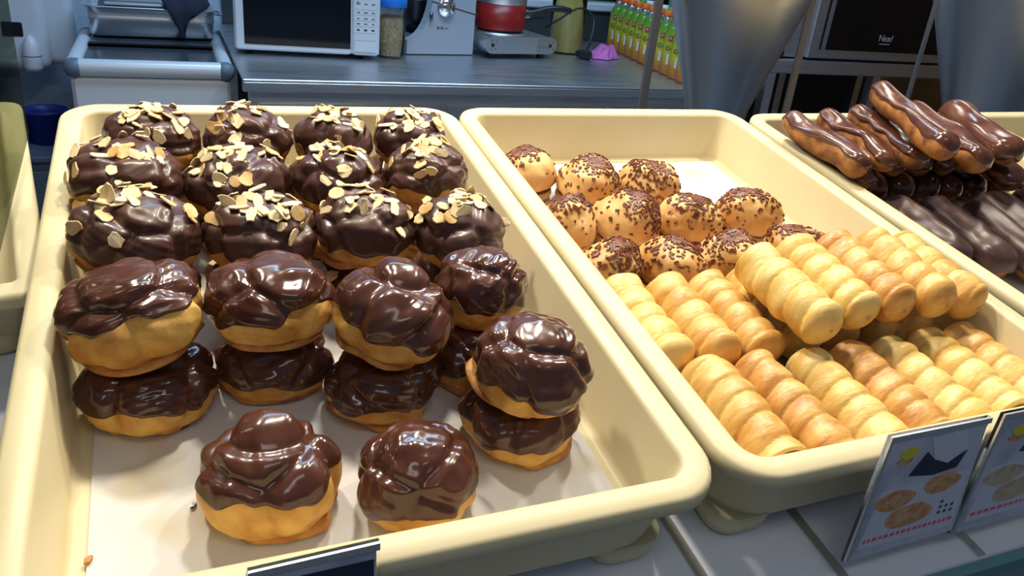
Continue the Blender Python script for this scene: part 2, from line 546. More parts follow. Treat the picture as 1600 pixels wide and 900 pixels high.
class Choux:
    def __init__(self, seed, D, h, sy=1.0, lobes=7, crease=0.13, knob=None):
        self.rg = np.random.default_rng(seed)
        rg = self.rg
        self.rx, self.ry, self.h = D / 2, D / 2 * sy, h
        c, dmin = [], 0.95
        while len(c) < lobes:                            # lobes scattered over the upper side, never too close
            v = rg.normal(size=3)
            v /= np.linalg.norm(v)
            dmin *= 0.999
            if v[2] > -0.1 and all(np.arccos(np.clip(v @ q, -1, 1)) > dmin for q in c):
                c.append(v)
        self.c = np.array(c)
        self.c /= np.linalg.norm(self.c, axis=1)[:, None]
        self.amp = rg.uniform(-0.05, 0.07, lobes)
        self.crease = crease
        self.knob = knob
        self.ks = [(rg.normal(size=3) * 5, rg.uniform(0, 6.28)) for _ in range(5)]
        self.kf = [(rg.normal(size=3) * 14, rg.uniform(0, 6.28)) for _ in range(5)]

    def pos(self, th, ph, off=0.0, soft=1.0):
        u = np.stack([np.sin(th) * np.cos(ph), np.sin(th) * np.sin(ph), np.cos(th)], -1)
        d = np.arccos(np.clip(u @ self.c.T, -1, 1))
        s = np.sort(d, axis=1)
        gap = s[:, 1] - s[:, 0]
        w = np.clip(1.15 - (th / 2.3) ** 3, 0.12, 1)
        r = 1 - self.crease * soft * np.exp(-(gap / 0.21) ** 2) * w
        wt = np.exp(-(d / 0.42) ** 2)
        r = r + (wt @ self.amp)
        for k, p in self.ks:
            r = r + 0.016 * np.sin(u @ k + p)
        for k, p in self.kf:
            r = r + 0.007 * np.sin(u @ k + p)
        if self.knob is not None:
            kd = np.array(self.knob[:3], float)
            kd /= np.linalg.norm(kd)
            kk = np.arccos(np.clip(u @ kd, -1, 1))
            r = r + self.knob[3] / (1 + np.exp((kk - 0.36) / 0.05)) - 0.10 * np.exp(-((kk - 0.56) / 0.10) ** 2)
        cz = np.cos(th)
        zz = np.where(cz > 0, 0.60 * self.h * np.abs(cz) ** 0.95, -0.40 * self.h * np.minimum(1, 1.35 * np.abs(cz)) ** 0.8)
        sn = np.sin(th) ** 0.82
        rr = r[:, None]
        P = np.stack([sn * np.cos(ph) * self.rx, sn * np.sin(ph) * self.ry, zz], -1)
        lower = np.where(cz > 0, 1.0, 0.0)[:, None]
        P = P * np.concatenate([rr, rr, rr * lower + (1 - lower)], 1)
        n = u / np.array([self.rx, self.ry, 0.55 * self.h])
        n /= np.linalg.norm(n, axis=1)[:, None]
        P = P + n * (off if np.isscalar(off) else off[:, None])
        P[:, 2] += 0.40 * self.h
        return P


def grid_faces(nr, nc):
    Fc = []
    for i in range(nr - 1):
        for j in range(nc):
            k = (j + 1) % nc
            Fc.append((i * nc + j, (i + 1) * nc + j, (i + 1) * nc + k, i * nc + k))
    return Fc


def puff(name, label, M, seed, D=0.082, h=0.054, sy=0.95, glaze=1.55, lean=(0, 0), almonds=0, group=None, lobes=7, crease=0.13, knob=None, choc=None, res=1.0):
    s = Choux(seed, D, h, sy, lobes, crease, knob)
    rg = s.rg
    t = thing(name, label, 'cream puff', M, group)
    nr, nc = int(44 * res), int(80 * res)
    th, ph = np.meshgrid(np.linspace(0.02, math.pi - 0.02, nr), np.linspace(0, 2 * math.pi, nc, endpoint=False), indexing='ij')
    V = s.pos(th.ravel(), ph.ravel())
    Fc = grid_faces(nr, nc) + [tuple(range(nc)), tuple((nr - 1) * nc + j for j in reversed(range(nc)))]
    link('pastry', mesh_data('pastry', V, Fc, PASTRY), t)
    # glaze: a coat with a wavy, thickened lower edge
    pv = np.linspace(0, 2 * math.pi, nc, endpoint=False)
    e = glaze + lean[0] * np.cos(pv - lean[1])
    for k, a in ((2, 0.07), (3, 0.07), (5, 0.06), (8, 0.045), (13, 0.03)):
        e = e + a * np.sin(k * pv + rg.uniform(0, 6.28))
    e = np.clip(e, 0.9, 2.3)
    tt = np.linspace(0.012, 1, nr)
    TH = tt[:, None] * e[None, :]
    TT = np.repeat(tt[:, None], nc, 1)
    off = 0.0017 * (1 - TT ** 14 * 1.7) + 0.0006 * np.exp(-((TT - 0.94) / 0.04) ** 2)
    V = s.pos(TH.ravel(), np.repeat(pv[None, :], nr, 0).ravel(), off.ravel(), 0.85)
    link('chocolate_glaze', mesh_data('chocolate_glaze', V, grid_faces(nr, nc) + [tuple(range(nc))], choc or CHOC), t)
    # ragged browned foot
    n = 40
    ox, oy = rg.normal(size=2) * 0.003
    rr = 0.84 + 0.05 * np.sin(2 * pv[:1] + 1) + 0.07 * np.interp(np.linspace(0, 6.28, n, endpoint=False), np.linspace(0, 6.28, 15), np.r_[rg.normal(size=14), 0])
    ang = np.linspace(0, 2 * math.pi, n, endpoint=False)
    mb = MB()
    mb.loft([[(f * s.rx * r * math.cos(a) + ox, f * s.ry * r * math.sin(a) + oy, z + (0.0012 * math.sin(5 * a) if z > .001 else 0)) for r, a in zip(rr, ang)] for f, z in ((0.9, 0.0), (0.99, 0.0008), (1.0, 0.003), (0.93, 0.0052), (0.6, 0.007))], True, True)
    mb.build('base_crust', CRUST, t)
    for i in range(almonds):
        for _ in range(20):
            a, b = abs(rg.normal()) * 0.62 + 0.05, rg.uniform(0, 6.28)
            if a < 1.25:
                break
        q = np.array([[a, b], [a + 0.03, b], [a, b + 0.05 / max(math.sin(a), .2)]])
        P = s.pos(q[:, 0], q[:, 1], 0.0026, 0.85)
        nrm = np.cross(P[1] - P[0], P[2] - P[0])
        nrm = Vector(nrm / np.linalg.norm(nrm))
        if nrm.z < 0:
            nrm = -nrm
        nrm = (nrm + Vector(rg.normal(size=3)) * 0.22).normalized()
        Mx = Matrix.Translation(Vector(P[0]) + nrm * rg.uniform(0, 0.0012)) @ nrm.to_track_quat('Z', 'Y').to_matrix().to_4x4() @ Matrix.Rotation(rg.uniform(0, 6.28), 4, 'Z') @ Matrix.Diagonal((rg.uniform(0.8, 1.25), rg.uniform(0.85, 1.2), 1, 1))
        link('almond_flake', FLAKES[rg.integers(0, 10)], t, Mx)
    return t


def at_px(cx, cy, zmid, h):
    "tray-frame placement of a thing whose middle, zmid above the paper, is seen at a pixel"
    p = tp(cx, cy, FLOOR_Z + zmid)
    return Matrix.Translation((p[0], p[1], FLOOR_Z + zmid - h / 2))


def tumble(rg, s=0.1):
    return Matrix.Rotation(rg.normal() * s, 4, 'X') @ Matrix.Rotation(rg.normal() * s, 4, 'Y')


POS4 = ['leftmost', 'second from left', 'third from left', 'rightmost']
rows = [('rear', [(238, 218, .084), (386, 212, .083), (516, 216, .076), (640, 212, .078)]),
        ('middle', [(208, 272, .090), (372, 278, .087), (526, 280, .081), (660, 276, .081)]),
        ('front', [(213, 368, .092), (407, 355, .085), (570, 350, .083), (717, 355, .079)])]
rg = np.random.default_rng(77)
H = 0.056
for ri, (rn, ps) in enumerate(rows):
    for i, (cx, cy, D) in enumerate(ps):
        M = M_T @ at_px(cx, cy, 0.068, 0.051) @ tumble(rg, 0.08)
        puff('almond_chocolate_puff', f'almond-topped chocolate puff, {POS4[i]} in the {rn} almond row of the tray', M, 100 + ri * 10 + i, D * 0.95, 0.051, 0.97,
             1.72, (0.12, rg.uniform(0, 6.28)), 27, 'almond chocolate puffs', 8, 0.12, None, CHOC_M)
        p = tp(cx, cy, FLOOR_Z + 0.068)
        M2 = M_T @ Matrix.Translation((p[0] + rg.normal() * 0.003, p[1] + 0.004 + rg.normal() * 0.003, FLOOR_Z + 0.001)) @ Matrix.Rotation(rg.uniform(0, 6), 4, 'Z')
        puff('almond_chocolate_puff', f'lower chocolate puff under the {POS4[i]} almond puff of the {rn} almond row', M2, 200 + ri * 10 + i, 0.079, 0.039, 0.97,
             1.6, (0, 0), 12 if ri == 2 else 0, 'lower layer of almond puffs', 7, 0.10, None, CHOC_M, 0.5)

plain = [  # label, centre px, middle height, D, h, sy, glaze, lean (towards), seed
    ('upper glossy chocolate puff at the left wall, showing a pale pastry belly', 203, 482, .067, .089, .050, .90, 1.36, (.30, 1.6), 3, None),
    ('lower glossy chocolate puff at the left wall under the pale-bellied one', 220, 596, .021, .086, .040, .92, 1.60, (.15, 1.9), 14, None),
    ('upper glossy chocolate puff second from left, dome with one dark groove', 405, 467, .067, .086, .050, .95, 1.62, (.25, 2.4), 25, None),
    ('lower dark chocolate puff second from left, in shade of the grooved one', 420, 556, .021, .078, .040, .92, 1.75, (.1, 1.5), 36, None),
    ('upper glossy chocolate puff in the centre with a round knob on top', 607, 487, .067, .083, .050, 1.0, 1.70, (.12, 1.2), 47, (0.12, 0.42, 0.9, 0.16)),
    ('lower dark chocolate puff in the centre under the knobbed one', 605, 586, .021, .078, .040, .92, 1.75, (.1, 2.0), 58, None),
    ('upper chocolate puff by the right wall, behind the big lumpy one', 757, 445, .067, .070, .050, .97, 1.72, (.08, 1.0), 69, None),
    ('lower shaded chocolate puff by the right wall, behind the front stack', 735, 548, .021, .074, .040, .95, 1.7, (.1, 1.0), 70, None),
    ('upper big lumpy chocolate puff at the right wall, front stack', 829, 562, .067, .080, .050, 1.0, 1.80, (.1, 1.5), 81, None),
    ('lower chocolate puff at the right wall under the big lumpy one', 815, 646, .021, .080, .040, .95, 1.68, (.15, 1.2), 92, None),
    ('single chocolate puff at the tray front with flat knob and wide golden base', 425, 738, .026, .084, .051, .92, 1.42, (.30, 1.7), 103, (-0.02, 0.40, 0.9, 0.17)),
    ('single round chocolate puff at the tray front, right of the golden-based one', 655, 738, .026, .075, .051, .98, 1.68, (.18, 2.2), 114, None)]
for (lab, cx, cy, zm, D, h, sy, gl, le, seed, knob) in plain:
    rg = np.random.default_rng(seed + 500)
    up = zm > 0.05
    # lean[1] is the side with MORE pastry hidden; the camera side (-y) shows more pastry
    M = M_T @ at_px(cx, cy, zm, h) @ (tumble(rg, 0.09) if up else Matrix.Identity(4))
    puff('chocolate_puff', lab, M, seed, D, h, sy, gl, le, 0, 'plain chocolate puffs', 6, 0.12, knob, CHOC, 1.25)
puff('almond_chocolate_puff', 'almond chocolate puff in the short tray behind the glass', M_T @ Matrix.Translation((-0.115, -0.17, -0.0590)), 301, 0.085, 0.056, 0.95, 1.7, (0, 0), 24, 'almond chocolate puffs', 8, 0.12, None, CHOC_M)

# crumbs and stray almonds on the paper
for lab, px, sc in (('dark chocolate crumb on the paper right of the lower left puff', (286, 662), 1.6), ('tiny chocolate crumb on the paper left of the front puff', (302, 786), 0.8), ('tiny brown crumb on the bare paper at the lower left', (138, 872), 1.0)):
    rg = np.random.default_rng(int(px[0]))
    p = tp(*px, FLOOR_Z + 0.002)
    V = [(0.0035 * sc * math.cos(a) * rg.uniform(.6, 1.2), 0.002 * sc * math.sin(a) * rg.uniform(.6, 1.2), z) for z in (0, 0.0018 * sc) for a in [k * math.pi / 3 for k in range(6)]]
    o = link('crumb', mesh_data('crumb', V, [tuple(reversed(range(6))), tuple(range(6, 12))] + [(k, (k + 1) % 6, 6 + (k + 1) % 6, 6 + k) for k in range(6)], CRUST if 'brown' in lab else CHOC, False), None, M_T @ Matrix.Translation((p[0], p[1], FLOOR_Z)) @ Matrix.Rotation(0.9, 4, 'Z'))
    tag(o, lab, 'crumb', 'crumbs on the paper')

# ------------------------------------------------------------------ flaked buns
def bun(label, M, seed, lx, ly, h=0.048, dens=430):
    rg = np.random.default_rng(seed)
    t = thing('flaked_bun', label, 'bun', M, 'buns with chocolate flakes')
    K1 = [(rg.normal(size=3) * 3, rg.uniform(0, 6.28)) for _ in range(5)]
    K2 = [(rg.normal(size=3) * 9, rg.uniform(0, 6.28)) for _ in range(5)]

    def P(th, ph, off=0.0):
        u = np.stack([np.sin(th) * np.cos(ph), np.sin(th) * np.sin(ph), np.cos(th)], -1)
        r = np.ones(len(th)) + off
        for k, p in K1:
            r = r + 0.03 * np.sin(u @ k + p)
        for k, p in K2:
            r = r + 0.013 * np.sin(u @ k + p)
        sn = np.sin(th) ** 0.85
        z = np.where(u[:, 2] > 0, 0.64 * h * u[:, 2], 0.22 * h * u[:, 2])
        return np.stack([sn * np.cos(ph) * lx / 2 * r, sn * np.sin(ph) * ly / 2 * r, z * r + 0.36 * h], -1)
    nr, nc = 26, 48
    th, ph = np.meshgrid(np.linspace(0.02, math.pi - 0.02, nr), np.linspace(0, 2 * math.pi, nc, endpoint=False), indexing='ij')
    V = P(th.ravel(), ph.ravel())
    link('bun_top', mesh_data('bun_top', V, grid_faces(nr, nc) + [tuple(range(nc))], BUN), t)
    mb = MB()
    prof = ((0.80, 0.0), (0.93, 0.002), (0.97, 0.006), (0.93, 0.0105), (0.7, 0.012))
    mb.loft([[(f * lx / 2 * math.cos(a), f * ly / 2 * math.sin(a), z) for a in np.linspace(0, 6.2832, 36, endpoint=False)] for f, z in prof], True, True)
    mb.build('bun_base', BUN, t)
    MB().loft([[(f * lx / 2 * (1 + .04 * math.sin(5 * a)) * math.cos(a), f * ly / 2 * math.sin(a), z) for a in np.linspace(0, 6.2832, 36, endpoint=False)] for f, z in ((0.8, 0.009), (0.9, 0.0105), (0.88, 0.0135), (.7, .015))], True, True).build('filling', FILL, t)
    mb = MB()
    cl = rg.uniform(0, 6.28, 6)
    for i in range(dens):
        a = abs(rg.normal()) * 0.72
        b = rg.choice(cl) + rg.normal() * 0.7
        if a > 1.4:
            continue
        q = P(np.array([a, a + 0.03, a]), np.array([b, b, b + 0.06 / max(math.sin(a), 0.15)]), 0.012)
        n = np.cross(q[1] - q[0], q[2] - q[0])
        n /= np.linalg.norm(n)
        if n[2] < 0:
            n = -n
        x = np.cross(n, rg.normal(size=3))
        x /= np.linalg.norm(x)
        y = np.cross(n, x)
        s1, s2 = rg.uniform(0.0010, 0.0030) * rg.uniform(.6, 1.2), rg.uniform(0.0009, 0.0022)
        c = q[0]
        c0 = [c + x * s1 * ca + y * s2 * sa - n * 0.0008 for ca, sa in ((1, .3), (.2, 1), (-1, .2), (-.2, -1))]
        c1 = [v + n * 0.0016 for v in c0]
        mb.add(c0 + c1, [(4, 5, 6, 7), (0, 1, 5, 4), (1, 2, 6, 5), (2, 3, 7, 6), (3, 0, 4, 7)])
    o = mb.build('chocolate_flakes', FLAKE, t)
    o['kind'] = 'stuff'
    return t


buns = [('at the back left corner, half hidden by the tray rim', 830, 268, .070, .062, 20),
        ('second in the back row, between corner bun and pale-sided bun', 908, 280, .078, .068, 60),
        ('third in the back row, with pale golden left side', 1012, 286, .078, .066, -35),
        ('against the left wall, leftmost of the second row', 876, 345, .066, .066, -20),
        ('heavily flaked, second from left in the second row', 962, 342, .082, .070, -30),
        ('third from left in the second row', 1066, 340, .084, .066, 10),
        ('by the right wall, ending the second row', 1168, 332, .084, .064, -20),
        ('against the left wall, leftmost of the front bun row', 938, 424, .064, .074, -40),
        ('with open bottom half showing filling, behind the left pastry rolls', 1038, 424, .078, .066, -25),
        ('third from left in the front row, behind the upper rolls', 1146, 404, .080, .066, -10),
        ('rightmost of the front row, touching the upper pastry rolls', 1243, 390, .080, .064, -25)]
for i, (d, cx, cy, lx, ly, rz) in enumerate(buns):
    bun('golden bun with chocolate flakes ' + d, M_T @ at_px(cx, cy, 0.027, 0.052) @ Matrix.Rotation(math.radians(rz), 4, 'Z'), 40 + i, lx * 0.94, ly * 1.02, 0.052)

# ------------------------------------------------------------------ spiral pastry rolls
def roll_mesh(seed, R, L, m, pitch=0.0205):
    rg = np.random.default_rng(seed)
    nl, nc = 84, 40
    s = np.linspace(0, 1, nl)
    V = []
    p0 = rg.uniform()
    ks = [(rg.normal(size=3) * np.array([90, 60, 90]), rg.uniform(0, 6.28)) for _ in range(6)]
    for a in s:
        y = -L / 2 + a * L
        ph = np.linspace(0, 2 * math.pi, nc, endpoint=False)
        p = (y / pitch * (1 + 0.10 * math.sin(a * 7 + seed)) + ph / (2 * math.pi) + p0) % 1.0
        prof = np.sqrt(np.clip(np.sin(math.pi * np.clip(p, 0, 1)), 0, 1))
        r = R * (0.86 + 0.13 * prof + 0.06 * (1 - p))
        r = r * (1 - 0.06 * a) * math.sqrt(max(0.02, 1 - 0.97 * max(0, (a - 0.88) / 0.12) ** 2.2))
        Q = np.stack([np.cos(ph) * r, np.full(nc, y), np.sin(ph) * r], -1)
        for k, q in ks:
            f = 0.00045 * np.sin(Q @ k + q)
            Q[:, 0] += f * np.cos(ph)
            Q[:, 2] += f * np.sin(ph)
        V.append(Q)
    ph = np.linspace(0, 2 * math.pi, nc, endpoint=False)
    inner = [(0.82, -0.0006), (0.76, 0.0015), (0.72, 0.012), (0.66, 0.045), (0.1, 0.047)]
    front = []
    for f, dy in inner:
        front.append(np.stack([np.cos(ph) * R * f, np.full(nc, -L / 2 + dy), np.sin(ph) * R * f], -1))
    allv = list(reversed(front)) + V
    back = np.stack([np.cos(ph) * R * 0.01, np.full(nc, L / 2 + 0.0012), np.sin(ph) * R * 0.01], -1)
    allv.append(back)
    n = len(allv)
    Fc = [(f[0], f[3], f[2], f[1]) for f in grid_faces(n, nc)] + [tuple(range(nc)), tuple((n - 1) * nc + j for j in reversed(range(nc)))]
    return mesh_data('pastry_roll', np.concatenate(allv), Fc, m)


RM = {'p': ROLL_P, 'g': ROLL_G, 'b': ROLL_B}
ORD = ['first', 'second', 'third', 'fourth', 'fifth', 'sixth', 'seventh', 'eighth']
TONE = {'p': 'pale yellow', 'g': 'golden', 'b': 'browned'}


def roll(label, x, y, z, seed, tone, L=0.100, R=0.0220, rz=0.0, tx=0.0):
    o = link('pastry_roll', roll_mesh(seed, R, L, RM[tone]), None, M_T @ Matrix.Translation((x, y, z)) @ Matrix.Rotation(rz, 4, 'Z') @ Matrix.Rotation(tx, 4, 'X') @ Matrix.Rotation(seed * 1.7, 4, 'Y'))
    tag(o, label, 'pastry roll', 'spiral puff pastry rolls')


for i, (x, tone, y) in enumerate([(.4745, 'g', -.492), (.522, 'b', -.494), (.571, 'p', -.497), (.617, 'b', -.495), (.664, 'p', -.496), (.711, 'p', -.492), (.757, 'g', -.490)]):
    roll(f'{TONE[tone]} spiral pastry roll, {ORD[i]} from left in the front row', x, y - 0.009, FLOOR_Z + 0.0228, 10 + i, tone, 0.113 if i < 2 else 0.109, rz=0.03 * math.sin(i * 2.1))
for i, (x, tone) in enumerate([(.457, 'p'), (.502, 'g'), (.547, 'g'), (.592, 'p'), (.637, 'g'), (.682, 'g'), (.727, 'p')]):
    roll(f'{TONE[tone]} spiral pastry roll, {ORD[i]} from left in the lower back row', x, -.388, FLOOR_Z + 0.0228, 30 + i, tone, 0.104, 0.0220, rz=math.pi)
for i, (x, tone, y) in enumerate([(.5735, 'p', -.424), (.6215, 'p', -.415), (.667, 'b', -.412), (.713, 'g', -.414), (.759, 'g', -.412)]):
    roll(f'{TONE[tone]} spiral pastry roll, {ORD[i]} from left of those lying on top', x, y + 0.008, FLOOR_Z + 0.0620, 50 + i, tone, 0.102, 0.0216, rz=math.pi + 0.03 * math.cos(i * 1.7))

# ------------------------------------------------------------------ eclairs
def eclair(label, A, B, R, seed, spin=0.0, choc=None, cover=1.75, ridged=False, group='eclairs'):
    A, B = Vector(A), Vector(B)
    d = (B - A)
    L = d.length
    d.normalize()
    up = Vector((0, 0, 1))
    x = d.cross(up).normalized()
    z = x.cross(d)
    Mx = Matrix((x, d, z)).transposed().to_4x4()
    Mx = Matrix.Translation((A + B) / 2) @ Mx @ Matrix.Rotation(spin, 4, 'Y')
    t = thing('eclair', label, 'eclair', M_T @ Mx, group)
    rg = np.random.default_rng(seed)
    nl, nc = 40, 32
    ks = [(rg.normal(size=3) * 70, rg.uniform(0, 6.28)) for _ in range(6)]

    def surf(off, a0, a1, edge):
        out = []
        Lh, Rr = L / 2 + off, R + off
        for s in np.sin(np.linspace(-math.pi / 2, math.pi / 2, nl)):
            y = s * Lh
            e = max(0.0, (abs(s) * Lh - (Lh - Rr)) / Rr)
            r = Rr * math.sqrt(max(0.0, 1 - min(e, 1) ** 2.4))
            r = max(r, 0.0006)
            a = np.linspace(a0, a1, nc)
            rr = np.full(nc, r)
            if edge:
                k = np.abs(np.linspace(-1, 1, nc))
                wob = 0.07 * math.sin(s * 5 + seed) + 0.05 * math.sin(s * 15 + seed * 2)
                a = a * (1 + wob)
                rr = rr + (-0.003 * k ** 16 + 0.0008 * np.exp(-((k - .9) / .06) ** 2)) * (r / Rr)
                rr = rr + 0.0006 * np.cos(a * 5 + 3 * s) * (r / Rr)
                if ridged:
                    rr = rr + 0.0011 * np.cos(a * 7.0) * np.clip(1 - e, 0, 1)
            Q = np.stack([np.sin(a) * rr * 1.05, np.full(nc, y), np.cos(a) * rr * 0.93], -1)
            for kk, q in ks:
                Q[:, 2] += 0.0009 * np.sin(Q @ kk + q) * min(1, r / R)
            out.append(Q)
        return np.concatenate(out)
    V = surf(0.0, 0, 2 * math.pi * (1 - 1 / nc), False)
    f = grid_faces(nl, nc) + [tuple(range(nc)), tuple((nl - 1) * nc + j for j in reversed(range(nc)))]
    link('pastry', mesh_data('pastry', V, [tuple(reversed(q)) for q in f], ECL), t)
    V = surf(0.0036 if ridged else 0.0022, -cover, cover, True)
    Fc = [(i * nc + j, i * nc + j + 1, (i + 1) * nc + j + 1, (i + 1) * nc + j) for i in range(nl - 1) for j in range(nc - 1)]
    link('chocolate_glaze', mesh_data('chocolate_glaze', V, Fc, choc or CHOC), t)
    return t


def ec_px(label, a, b, z, seed, R=0.018, **kw):
    eclair(label, tp(*a, z), tp(*b, z), R, seed, **kw)


# bottom layers, ends towards the viewer
for i in range(7):
    x = 0.8655 + i * 0.0455
    eclair(f'dark eclair, {ORD[i]} from left in the bottom layer of the rear pile', (x, -0.050, -0.037), (x + 0.004, -0.186, -0.037), 0.0190, 400 + i, 0.1 * (i % 3 - 1), cover=2.1)
for i in range(4):
    x = 0.934 + i * 0.0455
    eclair(f'dark eclair, {ORD[i]} from left in the second layer of the rear pile', (x, -0.044, -0.002), (x + 0.004, -0.178, -0.002), 0.0180, 420 + i, 0.2 * (i % 3 - 1), cover=1.9)
ec_px('tilted eclair low at the left wall of the rear pile, pastry side out', (1222, 210), (1342, 284), 0.000, 441, 0.0155, spin=-0.38, cover=1.62)
ec_px('leftmost top eclair of the rear pile, thick orange pastry side showing', (1230, 182), (1358, 256), 0.028, 442, 0.0155, spin=-0.38, cover=1.62)
ec_px('second top eclair from left in the rear pile', (1288, 176), (1396, 250), 0.032, 443, 0.0155, spin=-0.38, cover=1.62)
ec_px('third top eclair from left in the rear pile', (1334, 178), (1440, 254), 0.033, 444, 0.0155, spin=-0.38, cover=1.62)
ec_px('eclair wedged beneath the highest one of the rear pile', (1422, 180), (1532, 262), 0.030, 449, 0.0165, spin=-0.2, cover=1.7)
ec_px('highest eclair of the rear pile, its pastry side facing left', (1362, 160), (1476, 252), 0.056, 445, 0.0160, spin=-0.38, cover=1.6)
ec_px('glossy eclair between the highest one and the fat coated one', (1428, 156), (1546, 240), 0.064, 446, 0.0165, spin=-0.35, cover=1.65)
ec_px('fat eclair wholly coated in dark chocolate at the right of the rear pile', (1482, 174), (1582, 246), 0.038, 447, 0.0200, spin=0.0, cover=2.4)
ec_px('dark eclair under the fat fully coated one', (1490, 210), (1578, 286), 0.000, 448, 0.0180, spin=0.0, cover=2.2)
for i, (a, b, z) in enumerate([((1400, 322), (1520, 412), -0.034), ((1452, 318), (1575, 414), -0.030), ((1500, 322), (1625, 418), -0.026), ((1548, 300), (1680, 392), -0.022), ((1600, 296), (1730, 390), -0.02)]):
    ec_px(f'ridged matte chocolate eclair, {ORD[i]} from left in the front group', a, b, z, 460 + i, 0.0225, ridged=True, choc=CHOC_R, cover=1.85, group='ridged eclairs')
A_ = tp(1598, 204, -0.034) + np.array([0.006, -0.026, 0.001])
eclair('dark eclair in the far right tray, cut by the frame', A_, A_ + np.array([0.004, -0.13, 0.0]), 0.0190, 480, cover=2.0)

# ------------------------------------------------------------------ let the pastries rest on and against each other
bpy.context.view_layer.update()
M_TI = M_T.inverted()
PAPER_TOP = -0.0578
TRAYS = [((0, 0, 0), 0.398), (T2, 0.398), (T3_, 0.398)]


class Body:
    def __init__(self, root):
        self.root = root
        P = []
        for c in [root] + list(root.children):
            if c.type != 'MESH' or c.name.startswith(('almond_flake', 'chocolate_flakes')):
                continue
            v = np.empty(len(c.data.vertices) * 3, dtype=np.float32)
            c.data.vertices.foreach_get('co', v)
            m = np.array(M_TI @ c.matrix_world)
            P.append(v.reshape(-1, 3) @ m[:3, :3].T + m[:3, 3])
        self.P = np.concatenate(P)
        self.off = np.zeros(3)
        lo, hi = self.P.min(0), self.P.max(0)
        self.c0, self.half = (lo + hi) / 2, (hi - lo) / 2
        self.tray = 0 if self.c0[0] < 0.399 else (1 if self.c0[0] < 0.80 else 2)

    def c(self):
        return self.c0 + self.off

    def v(self):
        return self.P + self.off


def depth_along(A, B, d, cell=0.004):
    "how far B must move along d to clear A (negative: the free gap); None when they pass each other"
    d = d / np.linalg.norm(d)
    e1 = np.cross(d, (0, 0, 1.0) if abs(d[2]) < 0.9 else (1.0, 0, 0))
    e1 /= np.linalg.norm(e1)
    e2 = np.cross(d, e1)
    a, b = A.v(), B.v()
    o = A.c()
    N = 160
    ia = np.clip(((a - o) @ e1 / cell + N / 2).astype(int), 0, N - 1) * N + np.clip(((a - o) @ e2 / cell + N / 2).astype(int), 0, N - 1)
    ib = np.clip(((b - o) @ e1 / cell + N / 2).astype(int), 0, N - 1) * N + np.clip(((b - o) @ e2 / cell + N / 2).astype(int), 0, N - 1)
    ta = np.full(N * N, -9.0)
    tb = np.full(N * N, 9.0)
    np.maximum.at(ta, ia, (a - o) @ d)
    np.minimum.at(tb, ib, (b - o) @ d)
    ok = (ta > -8) & (tb < 8)
    return float((ta - tb)[ok].max()) if ok.any() else None


def into_tray(B):
    (x, y, r), W = TRAYS[B.tray]
    q = B.v()
    B.off[2] += max(0.0, PAPER_TOP - q[:, 2].min())
    q = B.v()
    cr, sr = math.cos(r), math.sin(r)
    lx, ly = (q[:, 0] - x) * cr + (q[:, 1] - y) * sr, -(q[:, 0] - x) * sr + (q[:, 1] - y) * cr
    ins = np.where(q[:, 2] < 0.001, 0.0208 + 0.0065 * np.clip(-q[:, 2] / 0.055, 0, 1.05), -0.05)
    dx = max(0.0, (ins - lx).max()) - max(0.0, (lx - (W - ins)).max())
    dy = max(0.0, (-0.592 + ins - ly).max()) - max(0.0, (ly + ins).max())
    B.off += np.array([dx * cr - dy * sr, dx * sr + dy * cr, 0])


bodies = [Body(o) for o in col.objects if o.parent is None and o.name.split('.')[0] in ('almond_chocolate_puff', 'chocolate_puff', 'flaked_bun', 'pastry_roll', 'eclair')]
bodies = [b for b in bodies if -0.02 < b.c0[0] < 1.225 and 'far right tray' not in b.root['label']]
UPZ = np.array([0, 0, 1.0])


def near(A, B, m=0.0):
    return A.tray == B.tray and bool(np.all(np.abs(A.c() - B.c()) < A.half + B.half + m))


for it in range(40):
    worst = 0.0
    for b in bodies:
        into_tray(b)
    for i, A in enumerate(bodies):
        for B in bodies[i + 1:]:
            if not near(A, B):
                continue
            d = B.c() - A.c()
            lo, hi = (A, B) if d[2] >= 0 else (B, A)
            opts = []
            h = np.array([d[0], d[1], 0.0])
            if np.linalg.norm(h) > 0.012:
                dirs = [h]
                for k in (0, 1):                          # straight along the tray's own axes
                    if abs(h[k]) > 0.012:
                        e = np.zeros(3)
                        e[k] = np.sign(h[k])
                        dirs.append(e)
                for e in dirs:
                    p = depth_along(A, B, e)
                    opts.append((0.0 if p is None else p, 'h', e / np.linalg.norm(e)))
            if abs(d[2]) > 0.012:
                p = depth_along(lo, hi, UPZ)
                opts.append((0.0 if p is None else p * 0.9, 'z', UPZ))
            if not opts:
                continue
            p, k, e = min(opts, key=lambda t: t[0])
            if p <= 0.0003:
                continue
            worst = max(worst, p)
            p = min(p, 0.012)
            if k == 'z':
                hi.off += UPZ * p
            else:
                A.off -= e * p * 0.5
                B.off += e * p * 0.5
    if worst < 0.0006:
        break
for B in sorted(bodies, key=lambda b: b.c()[2]):          # close the gap to whatever lies below
    gap = B.v()[:, 2].min() - PAPER_TOP
    for A in bodies:
        if A is not B and A.c()[2] < B.c()[2] and near(A, B, 0.03):
            p = depth_along(A, B, UPZ)
            if p is not None and p < 0.002:
                gap = min(gap, -p)
    B.off[2] -= max(0.0, gap)
for B in bodies:
    B.root.matrix_world = Matrix.Translation(M_T.to_3x3() @ Vector(B.off)) @ B.root.matrix_world
print('SETTLE rounds', it, 'worst', round(worst * 1000, 2), 'mm; largest shift', round(max(np.linalg.norm(b.off) for b in bodies) * 1000, 1), 'mm')

